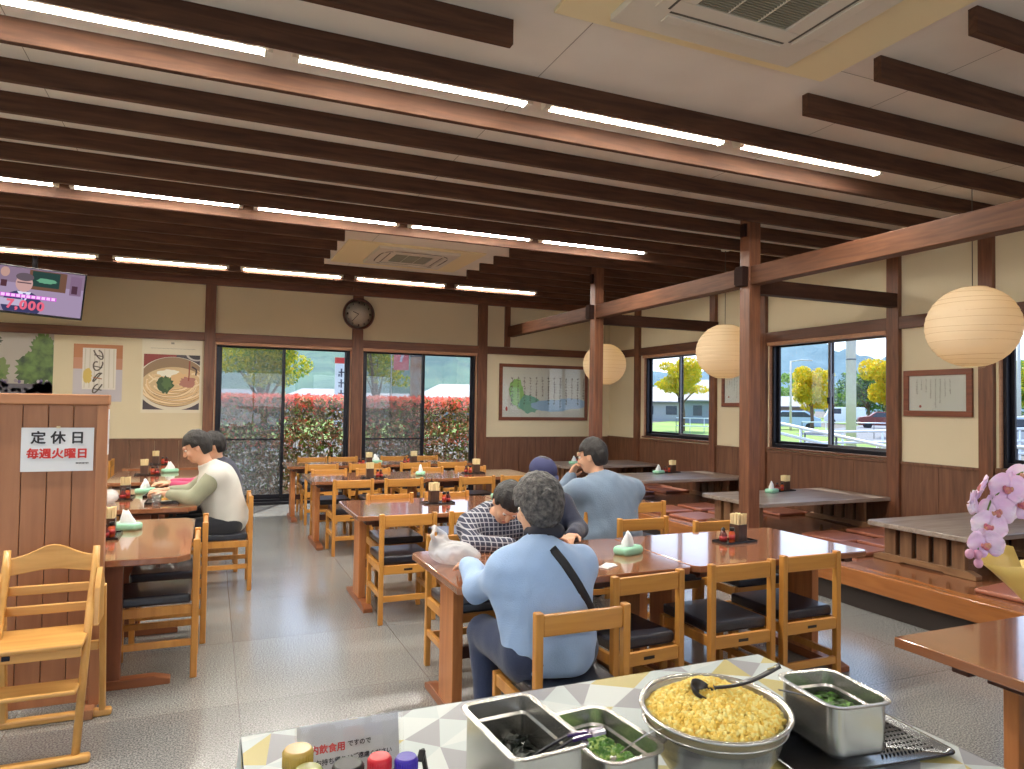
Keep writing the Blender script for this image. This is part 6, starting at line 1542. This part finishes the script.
house('dark roofed house at the left of the glass doors', 1.5, 59, 7, 5, 1.9, 2.5, 0, M_rdk, M_hg)
house('grey roofed low house through the far right window, left', 46.5, 68, 8.5, 6, 2.2, 3.9, -.75, M_rdk, M_hw)
house('dark walled house through the far right window, right', 46.5, 56.5, 6, 5, 2.3, 4.4, -.75, M_rgrey, M_hg)
house('low building with grey roof in the middle right window', 66, 70, 10, 6, 1.9, 3.2, -.8, M_rdk, mat('house_wall_tan', (150, 132, 120), .8))

# poles, banner, sign
M_conc = mat('concrete_pole', (206, 200, 190), .8, noise=.1, nscale=3)
up_ = thing('utility_pole', 'pale concrete utility pole behind the middle right window', 'pole', (19.2, 16.8, -.08)); MB().lathe([(.16, 0), (.15, 4), (.11, 11)], 20).build('shaft', M_conc, up_); MB().lathe([(.155, 3.2), (.155, 3.25)], 20).build('band', M_rdk, up_)
up_ = thing('utility_pole', 'brown streaked concrete pole behind the right glass doors', 'pole', (5.34, 19.5, -.08)); MB().lathe([(.17, 0), (.16, 4), (.13, 9)], 20).build('shaft', mat('stained_pole', (206, 200, 190), .8, col2=(178, 122, 84), nscale=2.5), up_)
MB().lathe([(.172, 2.9), (.172, 2.95)], 20).build('band', M_rdk, up_)
up_ = thing('lamp_post', 'thin grey pole in the left pane of the middle right window', 'pole', (37.8, 38.2, -.08)); MB().lathe([(.09, 0), (.06, 5)], 10).build('shaft', M_conc, up_); MB().tube([(0, 0, 4.95), (.5, -.5, 5.05), (1, -1, 5.0)], .04, 8).build('arm', M_conc, up_)
up_ = thing('lamp_post', 'thin pale pole with an arm in the right edge window', 'pole', (31.6, 19.1, -.08)); MB().lathe([(.10, 0), (.06, 5.2)], 10).build('shaft', M_conc, up_); MB().tube([(0, 0, 5.1), (-.4, .4, 5.3), (-.9, .9, 5.25)], .04, 8).build('arm', M_conc, up_)
up_ = thing('lamp_post', 'dark pole in the upper right of the far right window', 'pole', (36.0, 44.5, -.08)); MB().lathe([(.12, 0), (.10, 7)], 10).build('shaft', mat('pole_dark', (90, 96, 104), .7), up_); MB().lathe([(.13, 2), (.13, 2.06)], 10).build('band', M_conc, up_)
bn = thing('shop_banner', 'red and white upright banner on a pole behind the right glass doors', 'banner', (4.95, 19.6, -.08))
MB().tube([(-.30, 0, 0), (-.30, 0, 3.6)], .015, 8).build('pole', M_conc, bn); MB().tube([(-.30, 0, 3.5), (.22, 0, 3.5)], .01, 6).build('cross_arm', M_conc, bn)
MB().box(-.24, .2, -.004, .004, 2.52, 3.48).build('cloth', mat('banner_pink', (236, 122, 128), .8, col2=(244, 160, 160), nscale=3), bn)
MB().bar((-.08, -.006, 3.2), (.10, -.006, 3.2), .06, .004, upv=(0, 1, 0)).bar((.08, -.006, 3.2), (-.04, -.006, 2.75), .07, .004, upv=(0, 1, 0)).build('white_mark', M_paper, bn)
sn = thing('roadside_sign', 'white upright signboard with a red top behind the left glass doors', 'sign', (4.72, 28.4, -.08))
MB().box(-.24, .24, -.05, .05, .6, 3.35).build('board', M_paper, sn); MB().box(-.25, .25, -.055, .055, 3.12, 3.36).build('red_top', M_red, sn)
for s in (-1, 1): MB().box(s*.18-.03, s*.18+.03, -.03, .03, 0, .6).build('leg', M_conc, sn)
mb = MB()
for k in range(4): mb.box(-.11, .11, -.056, -.05, 2.75-k*.42, 2.80-k*.42).box(-.03, .03, -.056, -.05, 2.58-k*.42, 2.92-k*.42).box(-.12+.02*k, -.06, -.056, -.05, 2.6-k*.42, 2.7-k*.42)
mb.build('dark_marks', mat('sign_dark', (70, 70, 90), .7), sn)

# handrails of the ramp outside the middle right window
M_rail = mat('painted_rail', (226, 230, 234), .4, metal=.1)
def railing(label, a, b, za, zb, n, rails=3, hgt=.9, name='ramp_railing', group='white railings outside'):
    r = thing(name, label, 'railing', (a[0], a[1], -.08), group=group); d = Vector((b[0]-a[0], b[1]-a[1], 0))
    for k in range(rails):
        h = hgt*(k+1)/rails; MB().tube([(0, 0, za+h), (d.x, d.y, zb+h)], .028, 8).build('rail', M_rail, r)
    for i in range(n):
        t = i/(n-1); z = za+(zb-za)*t; MB().tube([(d.x*t, d.y*t, 0), (d.x*t, d.y*t, z+hgt)], .02, 8).build('post', M_rail if i % 3 else mat('rail_post_dark', (70, 74, 80), .5), r)
    return r
railing('sloping white ramp railing below the middle right window, nearer', (9.9, 11.3), (9.2, 6.0), .70, .10, 7, 4, .75)
railing('white ramp railing behind the nearer one', (12.5, 12.2), (14.8, 8.0), .1, .35, 7, 4, .95)
railing('white ramp railing outside the right edge window', (10.2, 6.2), (11.6, 3.6), .3, .3, 5, 3, .8)
railing('low white fence on the lawn through the far right window', (25.8, 35.2), (27.9, 32.6), 0, 0, 5, 2, .95, 'lawn_fence')
railing('long low rail along the lawn beyond the ramp', (29, 28.5), (39, 23.5), 0, 0, 10, 2, .9, 'lawn_fence')

# cars
def car(label, x, y, rz, m, van=False):
    r = thing('car', label, 'car', (x, y, -.08), rz, 'cars outside')
    z2 = 1.45 if not van else 1.85
    prof = [(-2.0, .3), (-2.0, .85), (-1.9, .98), (-1.1 if not van else -1.85, z2-.35 if not van else 1.1), (-.6 if not van else -1.5, z2), (1.0 if not van else 1.9, z2), (1.7 if not van else 2.0, 1.0), (2.0, .9), (2.0, .3)]
    def ext(P, w, mm, nm, bev=.06): 
        n = len(P); mb = MB(); mb.add([(px, s*w, pz) for s in (-1, 1) for px, pz in P], [tuple(range(n)), tuple(range(2*n-1, n-1, -1))]+[(i, n+i, n+(i+1) % n, (i+1) % n) for i in range(n)]); return mb.build(nm, mm, r, bevel=bev)
    ext(prof, .8, m, 'body')
    if not van: ext([(-1.0, 1.0), (-.62, z2-.08), (.9, z2-.08), (1.5, 1.0)], .805, M_win, 'side_windows', .01)
    else: ext([(-1.7, 1.15), (-1.45, z2-.15), (-.4, z2-.15), (-.4, 1.15)], .805, M_win, 'side_windows', .01)
    for sx in (-1.25, 1.25):
        for sy in (-1, 1): MB().lathe([(.3, -.1), (.3, .1)], 16, c=(sx, sy*.72, .3), rot=RX90).build('wheel', mat('tyre', (40, 40, 42), .8), r)
    return r
car('pale blue car in the left pane of the middle right window', 39.3, 39.7, -.75, mat('car_blue', (176, 200, 226), .3, metal=.2))
car('dark red car in the right pane of the middle right window', 52.5, 42.6, -.8, mat('car_red', (120, 52, 48), .3))
car('white van beside the pole in the middle right window', 62.6, 55.6, -.75, mat('car_white', (236, 238, 240), .3), True)
car('silver car in the right edge window', 23.5, 13.6, -1.0, mat('car_silver', (190, 194, 200), .3, metal=.3))
# power lines
for k, (a, b) in enumerate([((18, 60, 9.5), (70, 20, 11)), ((18, 60, 8.6), (70, 20, 10)), ((19.2, 16.8, 9.8), (36, 44.5, 9)), ((19.2, 16.8, 9.2), (60, 16, 9.5))]):
    pts = [Vector(a).lerp(Vector(b), t)-Vector((0, 0, 1.2*4*t*(1-t))) for t in np.linspace(0, 1, 24)]
    o = MB().tube(pts, .02, 5).build('power_line', M_black); tag(o, 'thin power line strung across the sky outside the right windows', 'cable', 'power lines outside')
